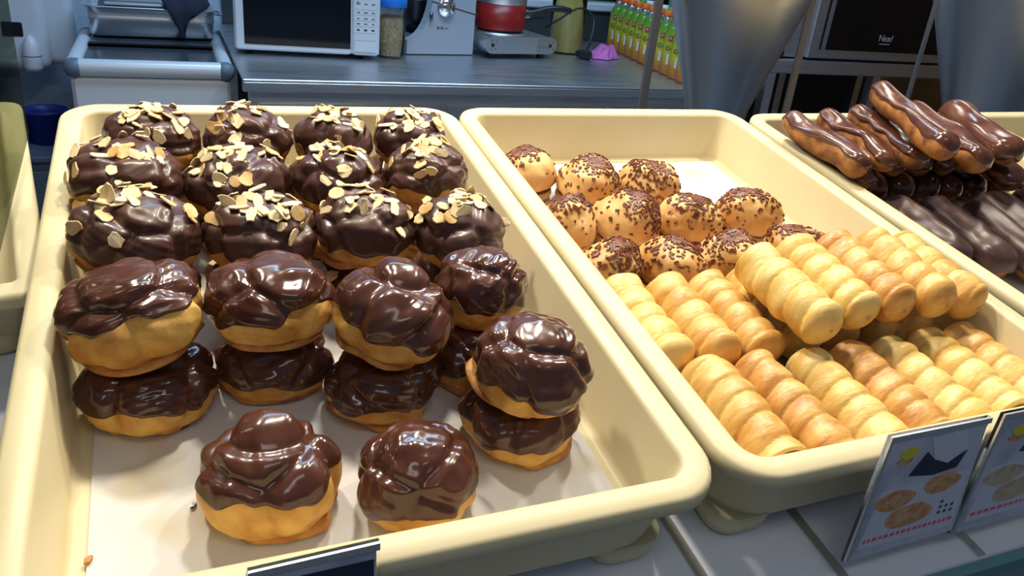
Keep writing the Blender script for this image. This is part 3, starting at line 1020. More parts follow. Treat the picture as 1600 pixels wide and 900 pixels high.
# ------------------------------------------------------------------ price cards
def card(name, label, quad, n, kind):
    "quad: four tray-frame corners tl, tr, br, bl on the card's plane"
    tl, tr, br, bl = [Vector(q) for q in quad]
    x = (br - bl).normalized()
    nn = Vector(n).normalized()
    yv = nn.cross(x)
    M = Matrix((x, yv, nn)).transposed().to_4x4()
    M.translation = bl
    t = thing(name, label, 'card', M_T @ M, 'photo price cards')
    inv = M.inverted()
    q2 = [inv @ Vector(q) for q in (bl, br, tr, tl)]

    def uv(u, v):
        a = q2[0].lerp(q2[1], u)
        b = q2[3].lerp(q2[2], u)
        return a.lerp(b, v)

    def patch(nm, m, poly, z0, z1, par=None):
        P = [uv(u, v) for u, v in poly]
        k = len(P)
        V = [(p.x, p.y, z0) for p in P] + [(p.x, p.y, z1) for p in P]
        Fc = [tuple(reversed(range(k))), tuple(range(k, 2 * k))] + [(i, (i + 1) % k, k + (i + 1) % k, k + i) for i in range(k)]
        return link(nm, mesh_data(nm, V, Fc, m, False), t)

    def blob(cx, cy, rx, ry, w=0.08, ph=0, n=18):
        return [(cx + rx * math.cos(a) * (1 + w * math.sin(3 * a + ph)), cy + ry * math.sin(a) * (1 + w * math.cos(4 * a + ph))) for a in [2 * math.pi * i / n for i in range(n)]]
    e = 0.03
    patch('clear_holder', CLEAR, [(-e, -0.01), (1 + e, -0.01), (1 + e, 1.03), (-e, 1.03)], -0.0030, -0.0006)
    patch('holder_rim', ALU, [(-e, 0.985), (1 + e, 0.985), (1 + e, 1.03), (-e, 1.03)], -0.0006, 0.0010)
    patch('holder_rim', ALU, [(-e, 0.0), (0.0, 0.0), (0.0, 1.0), (-e, 1.0)], -0.0006, 0.0010)
    patch('card_sheet', CARDM, [(0, 0), (1, 0), (1, 0.98), (0, 0.98)], -0.0006, 0.0004)
    z0, z1 = 0.0004, 0.0007
    if kind == 'dark':
        patch('printed_shade', CARD_D, [(0.05, 0.2), (0.98, 0.1), (0.98, 0.93), (0.2, 0.93)], z0, z1)
        return t
    patch('printed_white_shape', CARD_W, [(0.42, 0.95), (0.80, 0.95), (0.86, 0.80), (0.68, 0.70), (0.52, 0.76)], z0, z1)
    patch('printed_dark_shape', CARD_D, [(0.30, 0.66), (0.42, 0.84), (0.52, 0.76), (0.68, 0.70), (0.86, 0.78), (0.80, 0.64), (0.55, 0.62)], z0 + .0001, z1 + .0001)
    patch('printed_logo', CARD_Y, blob(0.22, 0.86, 0.09, 0.045, 0.1), z0 + .0001, z1 + .0002)
    patch('printed_logo_face', CARD2, blob(0.20, 0.80, 0.08, 0.03, 0.1), z0, z1)
    patch('printed_sheet_area', CARD_W, [(0.05, 0.08), (0.97, 0.06), (0.97, 0.58), (0.08, 0.56)], z0 - .0002, z1 - .0002)
    m = CARD2 if kind == 'bun' else CARD3
    patch('printed_pastry', m, blob(0.25, 0.46, 0.20, 0.085, 0.06), z0, z1)
    patch('printed_pastry', m, blob(0.70, 0.52, 0.19, 0.085, 0.06, 1), z0, z1)
    patch('printed_pastry', m, blob(0.45, 0.29, 0.23, 0.10, 0.06, 2), z0 + .0001, z1 + .0001)
    rg = random.Random(len(label))
    u = 0.08
    while u < 0.90:                                     # a line of red lettering, too small to read
        w = rg.uniform(0.02, 0.05)
        patch('red_lettering', CARD_R, [(u, 0.13 - rg.uniform(0, .01)), (u + w, 0.13), (u + w * 0.8, 0.16), (u, 0.155)], z0, z1)
        u += w + 0.018
    for i in range(7):
        u, v = 0.76 + 0.06 * (i % 3), 0.22 + 0.05 * (i // 3)
        patch('black_lettering', INK, [(u, v), (u + 0.03, v + 0.005), (u + 0.025, v + 0.03), (u + 0.004, v + 0.022)], z0, z1)
    return t


def card_px(name, label, px, yb, yt, kind):
    p0 = (0, yb, -0.080)
    n = (0, -0.085, (yt - yb))
    nn = Vector((0, -(0.085), (yt - yb))).normalized()
    quad = [tplane(*p, p0, nn) for p in px]
    card(name, label, quad, nn, kind)


card_px('price_card', 'photo card of three brown buns leaning on the roll tray', [(1396, 688), (1544, 658), (1486, 828), (1324, 876)], -0.622, -0.603, 'bun')
card_px('price_card', 'photo card of cream pastries at the right frame edge', [(1572, 652), (1720, 622), (1650, 784), (1490, 832)], -0.622, -0.603, 'cream')
card_px('price_card', 'dark photo card in front of the chocolate puff tray', [(392, 900), (588, 855), (586, 1075), (345, 1130)], -0.622, -0.603, 'dark')

# ------------------------------------------------------------------ glass divider, steel posts
vz = Vector((M_T.to_3x3().inverted() @ Vector((0, 0, 1))))
gd = MB()
P = []
for sx in (-0.0245, -0.0195):
    for y, up in ((-0.60, 0), (-0.075, 0), (-0.075, 0.36), (-0.60, 0.36)):
        b = Vector((sx, y, 0.001)) + vz * up
        P.append(tuple(b))
gd.add(P, [(0, 1, 2, 3), (7, 6, 5, 4), (0, 4, 5, 1), (1, 5, 6, 2), (2, 6, 7, 3), (3, 7, 4, 0)])
PANE = bpy.data.materials.new('tinted_pane')
PANE.use_nodes = True
nt_ = PANE.node_tree
nt_.nodes.remove(nt_.nodes['Principled BSDF'])
t_, g_, x_ = nt_.nodes.new('ShaderNodeBsdfTransparent'), nt_.nodes.new('ShaderNodeBsdfGlossy'), nt_.nodes.new('ShaderNodeMixShader')
t_.inputs[0].default_value = (0.52, 0.55, 0.46, 1)
g_.inputs['Roughness'].default_value = 0.05
x_.inputs[0].default_value = 0.07
nt_.links.new(t_.outputs[0], x_.inputs[1])
nt_.links.new(g_.outputs[0], x_.inputs[2])
nt_.links.new(x_.outputs[0], nt_.nodes['Material Output'].inputs[0])
tag(gd.build('glass_divider', PANE, None, M_T), 'upright clear glass divider with green edge left of the puff tray', 'glass pane')

YC = 0.27
for lab, b, tpx in (('polished steel cone-shaped post behind the roll tray, in front of the bottles', ((1076, 165), (1163, 165)), ((1046, 0), (1250, 0))),
                    ('polished steel cone-shaped post at the right edge beyond the eclair tray', ((1500, 172), (1592, 172)), ((1477, 0), (1690, 0)))):
    l0, r0, l1, r1 = ony(*b[0], YC), ony(*b[1], YC), ony(*tpx[0], YC), ony(*tpx[1], YC)
    c0, c1 = (l0 + r0) / 2, (l1 + r1) / 2
    ra, rb = (r0.x - l0.x) / 2 * 0.93, (r1.x - l1.x) / 2 * 0.86
    k = (rb - ra) / (c1.z - c0.z)
    zb, zt = 0.86, c1.z + 0.30
    rz = lambda z: max(0.012, ra + k * (z - c0.z))
    ct = thing('steel_cone_post', lab, 'post', Matrix.Translation(((c0.x + c1.x) / 2, YC, 0)), 'steel cone posts')
    MB().lathe([(rz(zb), zb), (rz(c0.z), c0.z), (rz(c1.z), c1.z), (rz(zt), zt), (rz(zt) * 0.97, zt + 0.004)], n=64).build('cone', STEEL_P, ct)
    MB().lathe([(0.06, 0.0), (0.06, 0.012), (0.014, 0.016), (0.012, zb)], n=32).build('stem', STEEL_P, ct)
for lab, px in (('slim grey upright reflection modelled as a rod, crossing the juice bottles', (1017, 80)), ('slim tan upright reflection modelled as a rod, left of the oven', (1243, 110)), ('slim dark upright reflection modelled as a rod, crossing the oven door', (1440, 80))):
    p = ony(*px, YC + 0.02)
    r_ = thing('reflection_rod', lab, 'rod', Matrix.Translation((p.x, p.y, 0)), 'upright reflections modelled as rods behind the trays')  # upright glass reflections modelled as slim solid rods behind the trays
    w = 0.0075 if px[0] < 1400 else 0.0045
    MB().box(-w, w, -0.003, 0.003, 0.0, 1.75, 0.001).build('bar', mat('tan_reflection', (0.30, 0.24, 0.20), 0.4, 0.5) if px[0] == 1243 else mat('grey_reflection', (0.20, 0.20, 0.22), 0.4, 0.6), r_)
    MB().lathe([(0.03, 0), (0.03, 0.006), (0.012, 0.009)]).build('base_plate', STEEL, r_)

# ------------------------------------------------------------------ kitchen counter
ce0, ce1 = onz(378, 122, ZC), onz(1050, 140, ZC)
YE = (ce0.y + ce1.y) / 2
xL, xR = ce0.x, onz(1182, 142, ZC).x
kc = thing('steel_counter', 'long stainless steel kitchen counter behind the trays', 'counter', Matrix.Translation((xL, YE, 0)))
LN = xR - xL
MB().box(0, LN, 0, YW - YE - 0.02, ZC - 0.006, ZC, 0.002).build('worktop', STEEL, kc)
zf = ony(500, 146, YE).z
MB().box(0, LN, 0, 0.02, zf, ZC - 0.0061, 0.003).build('front_edge', STEEL, kc)
MB().box(0.02, LN - 0.02, 0.03, 0.05, zf - 0.09, zf - 0.003).build('apron', STEEL, kc)
for k in range(3):
    a = 0.03 + k * (LN - 0.06) / 3
    d = MB().box(a + 0.01, a + (LN - 0.06) / 3 - 0.01, 0.018, 0.03, zf - 0.30, zf - 0.035, 0.003).build('drawer', STEEL, kc)
    MB().box(a + 0.12, a + 0.22, 0.006, 0.018, zf - 0.09, zf - 0.075, 0.002).build('handle', BLACK_P, d)
for x in (0.02, LN - 0.06):
    for y in (0.05, YW - YE - 0.08):
        MB().box(x, x + 0.04, y, y + 0.04, 0, ZC - 0.006).build('leg', STEEL, kc)
MB().box(0.03, LN - 0.03, 0.06, YW - YE - 0.05, 0.22, 0.24).build('lower_shelf', STEEL, kc)
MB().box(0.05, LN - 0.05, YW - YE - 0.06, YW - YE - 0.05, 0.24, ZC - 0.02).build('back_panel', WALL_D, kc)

# microwave
A, B = onz(367, 84, ZC), onz(592, 95, ZC)
ang = math.atan2(B.y - A.y, B.x - A.x)
mwv = thing('microwave_oven', 'white microwave oven with black door window on the steel counter', 'microwave', Matrix.Translation((A.x, A.y, ZC)) @ Matrix.Rotation(ang, 4, 'Z'))
w = (B - A).length
MB().box(0, w, 0.012, 0.34, 0.014, 0.275, 0.008).build('case', WHITE_P, mwv)
for x in (0.04, w - 0.06):
    for y in (0.04, 0.28):
        MB().lathe([(0.012, 0), (0.012, 0.015)], (x, y, 0), 12).build('foot', BLACK_P, mwv)
dw = w * 0.80
dr = MB().box(0.002, dw, -0.012, 0.012, 0.016, 0.273, 0.006).build('door', WHITE_P, mwv)
MB().box(0.030, dw - 0.004, -0.0135, -0.0115, 0.034, 0.262, 0.0008).build('door_window', BLACK_G, dr)
pn = MB().box(dw + 0.001, w - 0.001, -0.012, 0.012, 0.016, 0.273, 0.006).build('control_panel', WHITE_P, mwv)
pw = w - dw
MB().box(dw + 0.008, w - 0.012, -0.0135, -0.0118, 0.026, 0.062, 0.001).build('door_button', WHITE_P, pn)
rg = random.Random(3)
for r, zz in enumerate((0.092, 0.112, 0.128, 0.146, 0.172, 0.196, 0.224, 0.245)):
    for c in range(3):
        xx = dw + pw * (0.22 + 0.26 * c)
        ww = rg.uniform(0.007, 0.012)
        MB().box(xx - ww / 2, xx + ww / 2, -0.0126, -0.0118, zz, zz + (0.005 if r == 0 else 0.0025)).build('printed_mark', INK, pn)
for zz in (0.172, 0.205, 0.236):
    MB().box(dw + pw * 0.14, dw + pw * 0.24, -0.0126, -0.0118, zz, zz + 0.009).build('printed_icon', mat('ochre_print', (0.45, 0.30, 0.10), .5), pn)
for zz in (0.085, 0.105, 0.122, 0.140, 0.156):
    MB().box(dw + 0.008, w - 0.012, -0.0124, -0.0118, zz, zz + 0.0006).build('printed_line', INK_G, pn)

# oat jar
p = onz(612, 90, ZC)
jr = thing('oat_jar', 'clear jar of oat flakes with blue lid beside the microwave', 'jar', Matrix.Translation((p.x, p.y + 0.02, ZC)))
r = 0.048
MB().lathe([(r - 0.004, 0.0), (r, 0.004), (r, 0.166), (r - 0.002, 0.168), (r - 0.0025, 0.166), (r - 0.0025, 0.006), (0.001, 0.005)], n=40, cap1=False).build('jar_body', CLEAR, jr)
MB().lathe([(r - 0.003, 0.160), (r + 0.002, 0.163), (r + 0.003, 0.190), (r - 0.001, 0.196), (0.02, 0.199)], n=40).build('lid', BLUE, jr)
ob = MB().lathe([(r - 0.005, 0.007), (r - 0.005, 0.118), (0.03, 0.126), (0.01, 0.128)], n=32)
rq = np.random.default_rng(4)
for i in range(420):
    a, zz = rq.uniform(0, 6.28), rq.uniform(0.010, 0.120)
    c = np.array([(r - 0.0045) * math.cos(a), (r - 0.0045) * math.sin(a), zz])
    t1 = np.array([-math.sin(a), math.cos(a), 0])
    q = rq.uniform(0, 3.14)
    u = t1 * math.cos(q) + np.array([0, 0, 1]) * math.sin(q)
    v = -t1 * math.sin(q) + np.array([0, 0, 1]) * math.cos(q) + np.array([math.cos(a), math.sin(a), 0]) * rq.normal() * 0.2
    ob.add([c - u * 0.006, c - v * 0.004, c + u * 0.006, c + v * 0.004], [(0, 1, 2, 3)])
o = ob.build('oats', OATS, jr)
o['kind'] = 'stuff'

# stand mixer
A, B = onz(635, 86, ZC), onz(738, 87, ZC)
w = (B - A).length
mx = thing('stand_mixer', 'grey stand mixer with chrome dial between jar and hot plate', 'mixer', Matrix.Translation((A.x, A.y, ZC)) @ Matrix.Rotation(math.atan2(B.y - A.y, B.x - A.x), 4, 'Z'))
curve = [(w * 0.02 + w * 0.34 * math.sin(t), 0.052 + 0.17 * (1 - math.cos(t))) for t in [math.pi / 2 * i / 10 for i in range(11)]]
poly = [(0.0, 0.004), (w, 0.004), (w, 0.40), (w * 0.36, 0.40)] + [(x, z) for x, z in reversed(curve)] + [(0.0, 0.050)]
MB().prism(poly, 0.0, 0.045).build('body', GREY_P, mx)
MB().lathe([(0.03, 0.05), (0.06, 0.06), (0.078, 0.11), (0.084, 0.17), (0.086, 0.172), (0.080, 0.17)], (w * 0.42, 0.17, 0), 40).build('bowl', mat('dark_steel', (0.10, 0.11, 0.12), 0.3, 1.0), mx)
MB().box(w * 0.80, w, 0.045, 0.2, 0.004, 0.40, 0.01).build('rear_housing', GREY_P, mx)
MB().box(0.004, w - 0.004, 0.004, 0.196, 0, 0.005).build('base_gasket', BLACK_P, mx)
zd = ony(701, 12, A.y).z - ZC
xd = ony(701, 12, A.y).x - A.x
MB().lathe([(0.034, 0.0), (0.034, 0.006), (0.029, 0.010), (0.026, 0.010), (0.024, 0.016), (0.004, 0.018)], (xd, 0.001, zd), 40, axis='y').build('dial', mat('chrome', (0.7, 0.7, 0.72), 0.12, 1.0), mx)
xl = ony(675, 20, A.y)
MB().tube([(xl.x - A.x, -0.006, xl.z - ZC), (xl.x - A.x, -0.008, xl.z - ZC - 0.028)], [0.007, 0.004]).build('lever', mat('dark_steel', (0.3, 0.31, 0.33), 0.3, 1.0), mx)
MB().add([(w * 0.33, -0.0006, zd + 0.014), (w, -0.0006, zd - 0.024), (w, -0.0006, zd - 0.020), (w * 0.33, -0.0006, zd + 0.018)], [(0, 1, 2, 3)]).build('seam', INK, mx)
xt = ony(695, 45, A.y)
link('printed_name', text_mesh('printed_name', 'BLUE -----', 0.011, INK), mx, Matrix.Translation((xt.x - A.x, -0.001, xt.z - ZC)) @ UPRIGHT)

# hot plate
A, B = onz(757, 92, ZC), onz(866, 92, ZC)
w = (B - A).length
hp = thing('hot_plate', 'small steel electric hot plate under the red saucepan', 'hot plate', Matrix.Translation((A.x, A.y, ZC)) @ Matrix.Rotation(math.atan2(B.y - A.y, B.x - A.x) - 0.02, 4, 'Z'))
hh = 0.060
poly = [(0.03 + 0.03 * math.cos(a), 0.018 + 0.03 + 0.03 * math.sin(a)) for a in [math.radians(90 + 180 * i / 8) for i in range(9)]]
poly += [(w - 0.03 + 0.03 * math.cos(a), 0.048 + 0.03 * math.sin(a)) for a in [math.radians(-90 + 180 * i / 8) for i in range(9)]]
MB().prism(list(reversed(poly)), 0, 0.24).build('body', ALU, hp)
MB().box(w * 0.70, w - 0.035, -0.0012, 0.0, 0.022, 0.074).build('name_plate', STEEL, hp)
link('printed_name', text_mesh('printed_name', 'C~~~~~', 0.011, INK), hp, Matrix.Translation((w * 0.80, -0.0018, 0.042)) @ UPRIGHT)
for x in (0.03, w - 0.03):
    MB().lathe([(0.007, 0), (0.006, 0.003)], (x, 0.0, 0.048), 16, axis='y').build('end_knob', BLACK_P, hp)
    for dx, dz in ((0.013, 0.013), (-0.005, 0.016), (0.013, -0.013), (-0.005, -0.016)):
        MB().lathe([(0.0025, 0), (0.002, 0.0015)], (x + dx, 0.0, 0.048 + dz), 8, axis='y').build('screw', BLACK_P, hp)
for x in (0.04, w - 0.05):
    for y in (0.03, 0.2):
        MB().box(x - 0.010, x + 0.010, y - 0.01, y + 0.01, 0, 0.02).build('foot', BLACK_P, hp)
MB().lathe([(0.098, 0.078), (0.098, 0.082), (0.09, 0.084), (0.088, 0.081)], (w * 0.40, 0.12, 0), 40).build('drip_ring', ALU, hp)
MB().lathe([(0.085, 0.080), (0.085, 0.087), (0.08, 0.088)], (w * 0.40, 0.12, 0), 40).build('burner_plate', BLACK_P, hp)

w_hp = w

# saucepan
pc = hp.matrix_world @ Vector((w * 0.40, 0.12, 0.0885))
sp = thing('saucepan', 'red saucepan with steel upper half standing on the hot plate', 'pot', Matrix.Translation(pc))
R_ = 0.092
MB().lathe([(R_ - 0.008, 0), (R_ - 0.002, 0.005), (R_, 0.012), (R_ + 0.001, 0.092)], n=48, cap1=True).build('pan_body', RED, sp)
MB().lathe([(R_ + 0.001, 0.0925), (R_ + 0.002, 0.094), (R_ + 0.001, 0.15), (R_ - 0.003, 0.17), (R_ - 0.02, 0.175)], n=48).build('steel_rim', ALU, sp)
hd = [(R_ - 0.004, -0.02, 0.062), (R_ + 0.03, -0.03, 0.068), (R_ + 0.08, -0.045, 0.085), (R_ + 0.13, -0.055, 0.088), (R_ + 0.165, -0.06, 0.082)]
MB().tube(smooth_path(hd, 5), 0.0115, 10).build('handle', BLACK_P, sp)
MB().box(R_ - 0.004, R_ + 0.018, -0.028, -0.012, 0.045, 0.075, 0.002).build('bracket', STEEL, sp)

# canister of yellow pasta
p = onz(890, 85, ZC)
yc = thing('pasta_canister', 'tall clear canister filled with yellow pasta behind the lead', 'canister', Matrix.Translation((p.x, p.y + 0.05, ZC)))
r = 0.068
MB().lathe([(r - 0.003, 0), (r, 0.004), (r, 0.36), (r - 0.003, 0.362), (r - 0.003, 0.006)], n=40, cap1=False).build('canister_wall', CLEAR, yc)
MB().lathe([(r - 0.004, 0.007), (r - 0.004, 0.345), (0.03, 0.352)], n=40).build('pasta', YELLOW, yc)
MB().lathe([(r + 0.002, 0.362), (r + 0.003, 0.385), (0.02, 0.39)], n=40).build('lid', CAPW, yc)

# power lead of the hot plate, passing in front of the canister
pp = onz(915, 93, ZC)
cy_ = yc.matrix_world.translation
p1 = hp.matrix_world @ Vector((w_hp * 0.85, 0.246, 0.05))
q = [p1, p1 + Vector((0.01, 0.03, 0.04)), Vector((cy_.x - 0.105, cy_.y - 0.01, ZC + 0.13)), Vector((cy_.x - 0.115, cy_.y - 0.05, ZC + 0.10)), Vector((cy_.x - 0.09, cy_.y - 0.09, ZC + 0.13)),
     Vector((cy_.x - 0.01, cy_.y - 0.105, ZC + 0.18)), Vector((cy_.x + 0.05, cy_.y - 0.115, ZC + 0.15)), Vector((pp.x + 0.01, pp.y, ZC + 0.07)), Vector((pp.x, pp.y, ZC + 0.0385))]
tag(MB().tube(smooth_path(q, 6), 0.004, 8).build('power_lead', BLACK_P), 'black looped power lead behind the hot plate', 'cable')
ad = thing('black_plug', 'black plug and socket block lying beside the pink cloth', 'plug', Matrix.Translation((pp.x, pp.y, ZC)) @ Matrix.Rotation(2.2, 4, 'Z'))
MB().box(-0.02, 0.03, -0.016, 0.016, 0, 0.034, 0.006).build('body', BLACK_P, ad)
MB().box(0.03, 0.044, -0.011, 0.011, 0.006, 0.028, 0.004).build('neck', BLACK_P, ad)

# pink cloth
p = onz(946, 93, ZC)
rq = np.random.default_rng(9)
nr, nc = 18, 48
V = []
for i in range(nr):
    t = i / (nr - 1)
    for j in range(nc):
        a = 2 * math.pi * j / nc
        rr = t * (1 + 0.16 * math.sin(3 * a + 1) + 0.08 * math.sin(7 * a) + 0.05 * math.sin(11 * a + 2))
        z = 0.036 * (1 - t ** 2.4) * (1 + 0.3 * math.sin(3 * a + 4 * t)) + 0.008 * math.sin(9 * a + 6 * t) * (t * (1 - t) * 4) + 0.003
        V.append((0.070 * rr * math.cos(a) + 0.02 * (1 - t), 0.05 * rr * math.sin(a), max(z, 0.002)))
me = mesh_data('pink_cloth', V, [tuple(reversed(f)) for f in grid_faces(nr, nc)] + [tuple(range(nc))], PINK)
tag(link('pink_cloth', me, None, Matrix.Translation((p.x, p.y + 0.03, ZC))), 'crumpled pink cleaning cloth on the counter by the bottles', 'cloth')

# juice bottles
BODY = MB().lathe([(0.026, 0.0), (0.031, 0.003), (0.033, 0.012), (0.0315, 0.020), (0.033, 0.030), (0.033, 0.150), (0.0315, 0.165), (0.026, 0.185), (0.0175, 0.204)], n=24)
NECK = MB().lathe([(0.0178, 0.2), (0.0185, 0.204), (0.0155, 0.214), (0.0135, 0.226)], n=20)
CAP = MB().lathe([(0.0165, 0.222), (0.0172, 0.224), (0.0168, 0.243), (0.0150, 0.245)], n=20)
LOGO = MB().box(-0.008, 0.008, -0.0348, -0.0325, 0.138, 0.158)
o_ = BODY.build('tmp', JUICE)
DB = o_.data
bpy.data.objects.remove(o_)
TXT = text_mesh('printed_script', 'Gu', 0.026, INK)
TXW = text_mesh('printed_letter', 'R', 0.013, PRINT_W)
shared = {}


def bottle(label, x, y, rz, capm, sleeve=True):
    t = thing('juice_bottle', label, 'bottle', Matrix.Translation((x, y, ZC)) @ Matrix.Rotation(rz, 4, 'Z') @ Matrix.Diagonal((0.97, 0.97, 0.88, 1)), 'juice bottles on the counter')
    link('bottle_body', DB, t)
    for nm, mbx, m in (('bottle_neck', NECK, FOIL), ('cap', CAP, capm), ('logo_patch', LOGO, LABEL_R)):
        key = (nm, m.name)
        if key not in shared:
            shared[key] = mbx.build(nm, m, t).data
        else:
            link(nm, shared[key], t)
    link('printed_script', TXT, t, Matrix.Translation((0, -0.0335, 0.108)) @ UPRIGHT)
    link('printed_letter', TXW, t, Matrix.Translation((0, -0.0350, 0.148)) @ UPRIGHT)
    MB().box(-0.004, 0.004, -0.0342, -0.0328, 0.045, 0.085).build('white_stripe', PRINT_W, t)


ORD12 = ORD + ['ninth', 'tenth', 'eleventh', 'twelfth']
b0, b1 = onz(952, 76, ZC), onz(1062, 131, ZC)
NB = 11
for i in range(NB):
    p = b0.lerp(b1, i / (NB - 1))
    bottle(f'orange-capped green and yellow juice bottle, {ORD12[i]} from the wall in the left file', p.x + 0.03, p.y + 0.02, -0.85, ORANGE)
for i in range(8):
    p = b0.lerp(b1, (i + 0.5) / (NB - 1))
    m = GREEN_C if i % 2 else CAPW
    bottle(f'{"green" if i % 2 else "white"}-capped juice bottle, {ORD12[i]} from the wall in the right file', p.x + 0.115, p.y + 0.05, -0.45, m)

# ------------------------------------------------------------------ freezer with roasting pan
ZF = ZC + 0.005
f0, f1 = onz(97, 93, ZF), onz(366, 101, ZF)
fy = (f0.y + f1.y) / 2
fw = f1.x - f0.x
fd = onz(135, 42, ZF).y - fy
fz = thing('chest_freezer', 'small white chest freezer with dark glass lid and grey corners', 'freezer', Matrix.Translation((f0.x, fy, 0)))
MB().box(0.012, fw - 0.012, 0.012, fd - 0.01, 0.03, ZF - 0.048, 0.01).build('cabinet', WHITE_P, fz)
MB().rbox(0.02, fw - 0.02, 0.0, 0.045, ZF - 0.047, ZF, 0.020).build('front_rail', ALU_W, fz)
MB().rbox(0.02, fw - 0.02, fd - 0.05, fd, ZF - 0.047, ZF, 0.020).build('rear_rail', ALU_W, fz)
for x in (0.0, fw - 0.042):
    MB().rbox(x, x + 0.042, 0.02, fd - 0.02, ZF - 0.047, ZF, 0.020).build('side_rail', ALU_W, fz)
for x in (-0.003, fw - 0.050):
    for y in (-0.003, fd - 0.05):
        MB().rbox(x, x + 0.053, y, y + 0.053, ZF - 0.050, ZF + 0.002, 0.024).build('corner_cap', BLUEGREY, fz)
MB().box(0.042, fw - 0.042, 0.045, fd * 0.55, ZF - 0.018, ZF - 0.012).build('sliding_lid', mat('smoked_glass', (0.05, 0.065, 0.085), 0.15), fz)
MB().box(0.042, fw - 0.042, fd * 0.50, fd - 0.05, ZF - 0.011, ZF - 0.005).build('sliding_lid', mat('smoked_glass', (0.05, 0.065, 0.085), 0.15), fz)
MB().box(0.042, fw - 0.042, fd * 0.50, fd * 0.50 + 0.012, ZF - 0.011, ZF + 0.0).build('lid_grip', BLACK_P, fz)
for x in (0.05, fw - 0.08):
    for y in (0.05, fd - 0.08):
        MB().box(x, x + 0.03, y, y + 0.03, 0, 0.03).build('foot', BLACK_P, fz)

a0, a1 = onz(139, 54, ZF + 0.004), onz(336, 61, ZF + 0.004)
pl = (a1 - a0).length
rp = thing('roasting_pan', 'dented aluminium roasting pan standing on the freezer', 'pan', Matrix.Translation((a0.x, a0.y - 0.005, ZF + 0.001)) @ Matrix.Rotation(math.atan2(a1.y - a0.y, a1.x - a0.x), 4, 'Z'))
pd = 0.24
sp_ = [(0.010, 0.0, .03), (0.003, 0.004, .034), (-0.002, 0.05, .036), (-0.004, 0.056, .037), (-0.002, 0.060, .037), (-0.004, 0.085, .038), (-0.012, 0.088, .042), (-0.012, 0.091, .042), (-0.002, 0.091, .036), (0.004, 0.006, .03)]
MB().loft([rrect(i, pl - i, i, pd - i, r, z) for i, z, r in sp_], True, True).build('pan_body', ALU, rp)
MB().box(0.03, pl - 0.05, 0.03, pd - 0.03, 0.062, 0.085, 0.004).build('dark_contents', BLACK_P, rp)
MB().box(0.05, pl - 0.08, 0.05, 0.09, 0.086, 0.096, 0.003).build('metal_tools', STEEL, rp)
MB().tube(smooth_path([(pl + 0.008, 0.06, 0.075), (pl + 0.03, 0.08, 0.07), (pl + 0.03, 0.15, 0.07), (pl + 0.008, 0.17, 0.075)], 5), 0.004).build('handle', ALU, rp)

# navy cloth hanging over the pan's edge
cl = []
n1, n2 = 14, 16
for i in range(n1):
    v = i / (n1 - 1)
    for j in range(n2):
        u = j / (n2 - 1)
        if v < 0.4:
            k = v / 0.4
            y, z = 0.13 * (1 - k) - 0.018, 0.104 + 0.05 * (1 - k) * math.sin(u * 3.1) + 0.006 * math.sin(u * 14)
            x = pl * (0.60 + 0.37 * u) + 0.0
        else:
            k = (v - 0.4) / 0.6
            y = -0.020 - 0.008 * math.sin(u * 9) * k - 0.004
            z = 0.104 - 0.125 * k * (1 - abs(u - 0.32) * 0.9)
            lo, hi = 0.60 + 0.14 * k, 0.97 - 0.20 * k
            hi -= 0.0
            x = pl * (lo + (hi - lo) * u * (1 - 0.25 * k))
        cl.append((x, y, max(z, 0.008)))
Fc = [(i * n2 + j, i * n2 + j + 1, (i + 1) * n2 + j + 1, (i + 1) * n2 + j) for i in range(n1 - 1) for j in range(n2 - 1)]
me = mesh_data('navy_cloth', cl, Fc, NAVY)
co = link('navy_cloth', me, None, rp.matrix_world.copy())
md = co.modifiers.new('thickness', 'SOLIDIFY')
md.thickness = 0.004
tag(co, 'dark navy cloth hanging over the edge of the roasting pan', 'cloth')

# ------------------------------------------------------------------ dispenser, bin, low cabinet at the left
YD = 2.15
q0, q1 = ony(2, 108, YD), ony(82, 112, YD)
dx0 = q0.x - 0.10
dp = thing('wall_dispenser', 'white wall dispenser with egg-shaped nozzle and dark sensor window', 'dispenser', Matrix.Translation((dx0, YD, q1.z)))
dwid = q1.x - dx0
MB().rbox(0, dwid, 0, 0.22, 0, 0.46, 0.035).build('front_shell', WHITE_P, dp)
MB().rbox(dwid - 0.02, dwid + 0.075, 0.05, 0.24, 0.01, 0.44, 0.03).build('side_shell', WHITE_P, dp)
s0, s1 = ony(12, 34, YD), ony(37, 57, YD)
MB().box(s0.x - dx0 - 0.02, s1.x - dx0, -0.004, 0.004, s1.z - q1.z, s0.z - q1.z, 0.003).build('sensor_window', BLACK_G, dp)
n0 = ony(53, 98, YD)
nz_ = thing_nozzle = MB().lathe([(0.024, -0.012), (0.027, 0.0), (0.027, 0.035), (0.024, 0.06), (0.016, 0.085), (0.004, 0.098)], (n0.x - dx0, -0.012, n0.z - q1.z - 0.01), 28).build('nozzle', WHITE_P, dp)
MB().lathe([(0.0278, 0.034), (0.0278, 0.036)], (n0.x - dx0, -0.012, n0.z - q1.z - 0.01), 28, False, False).build('nozzle_seam', INK, nz_)

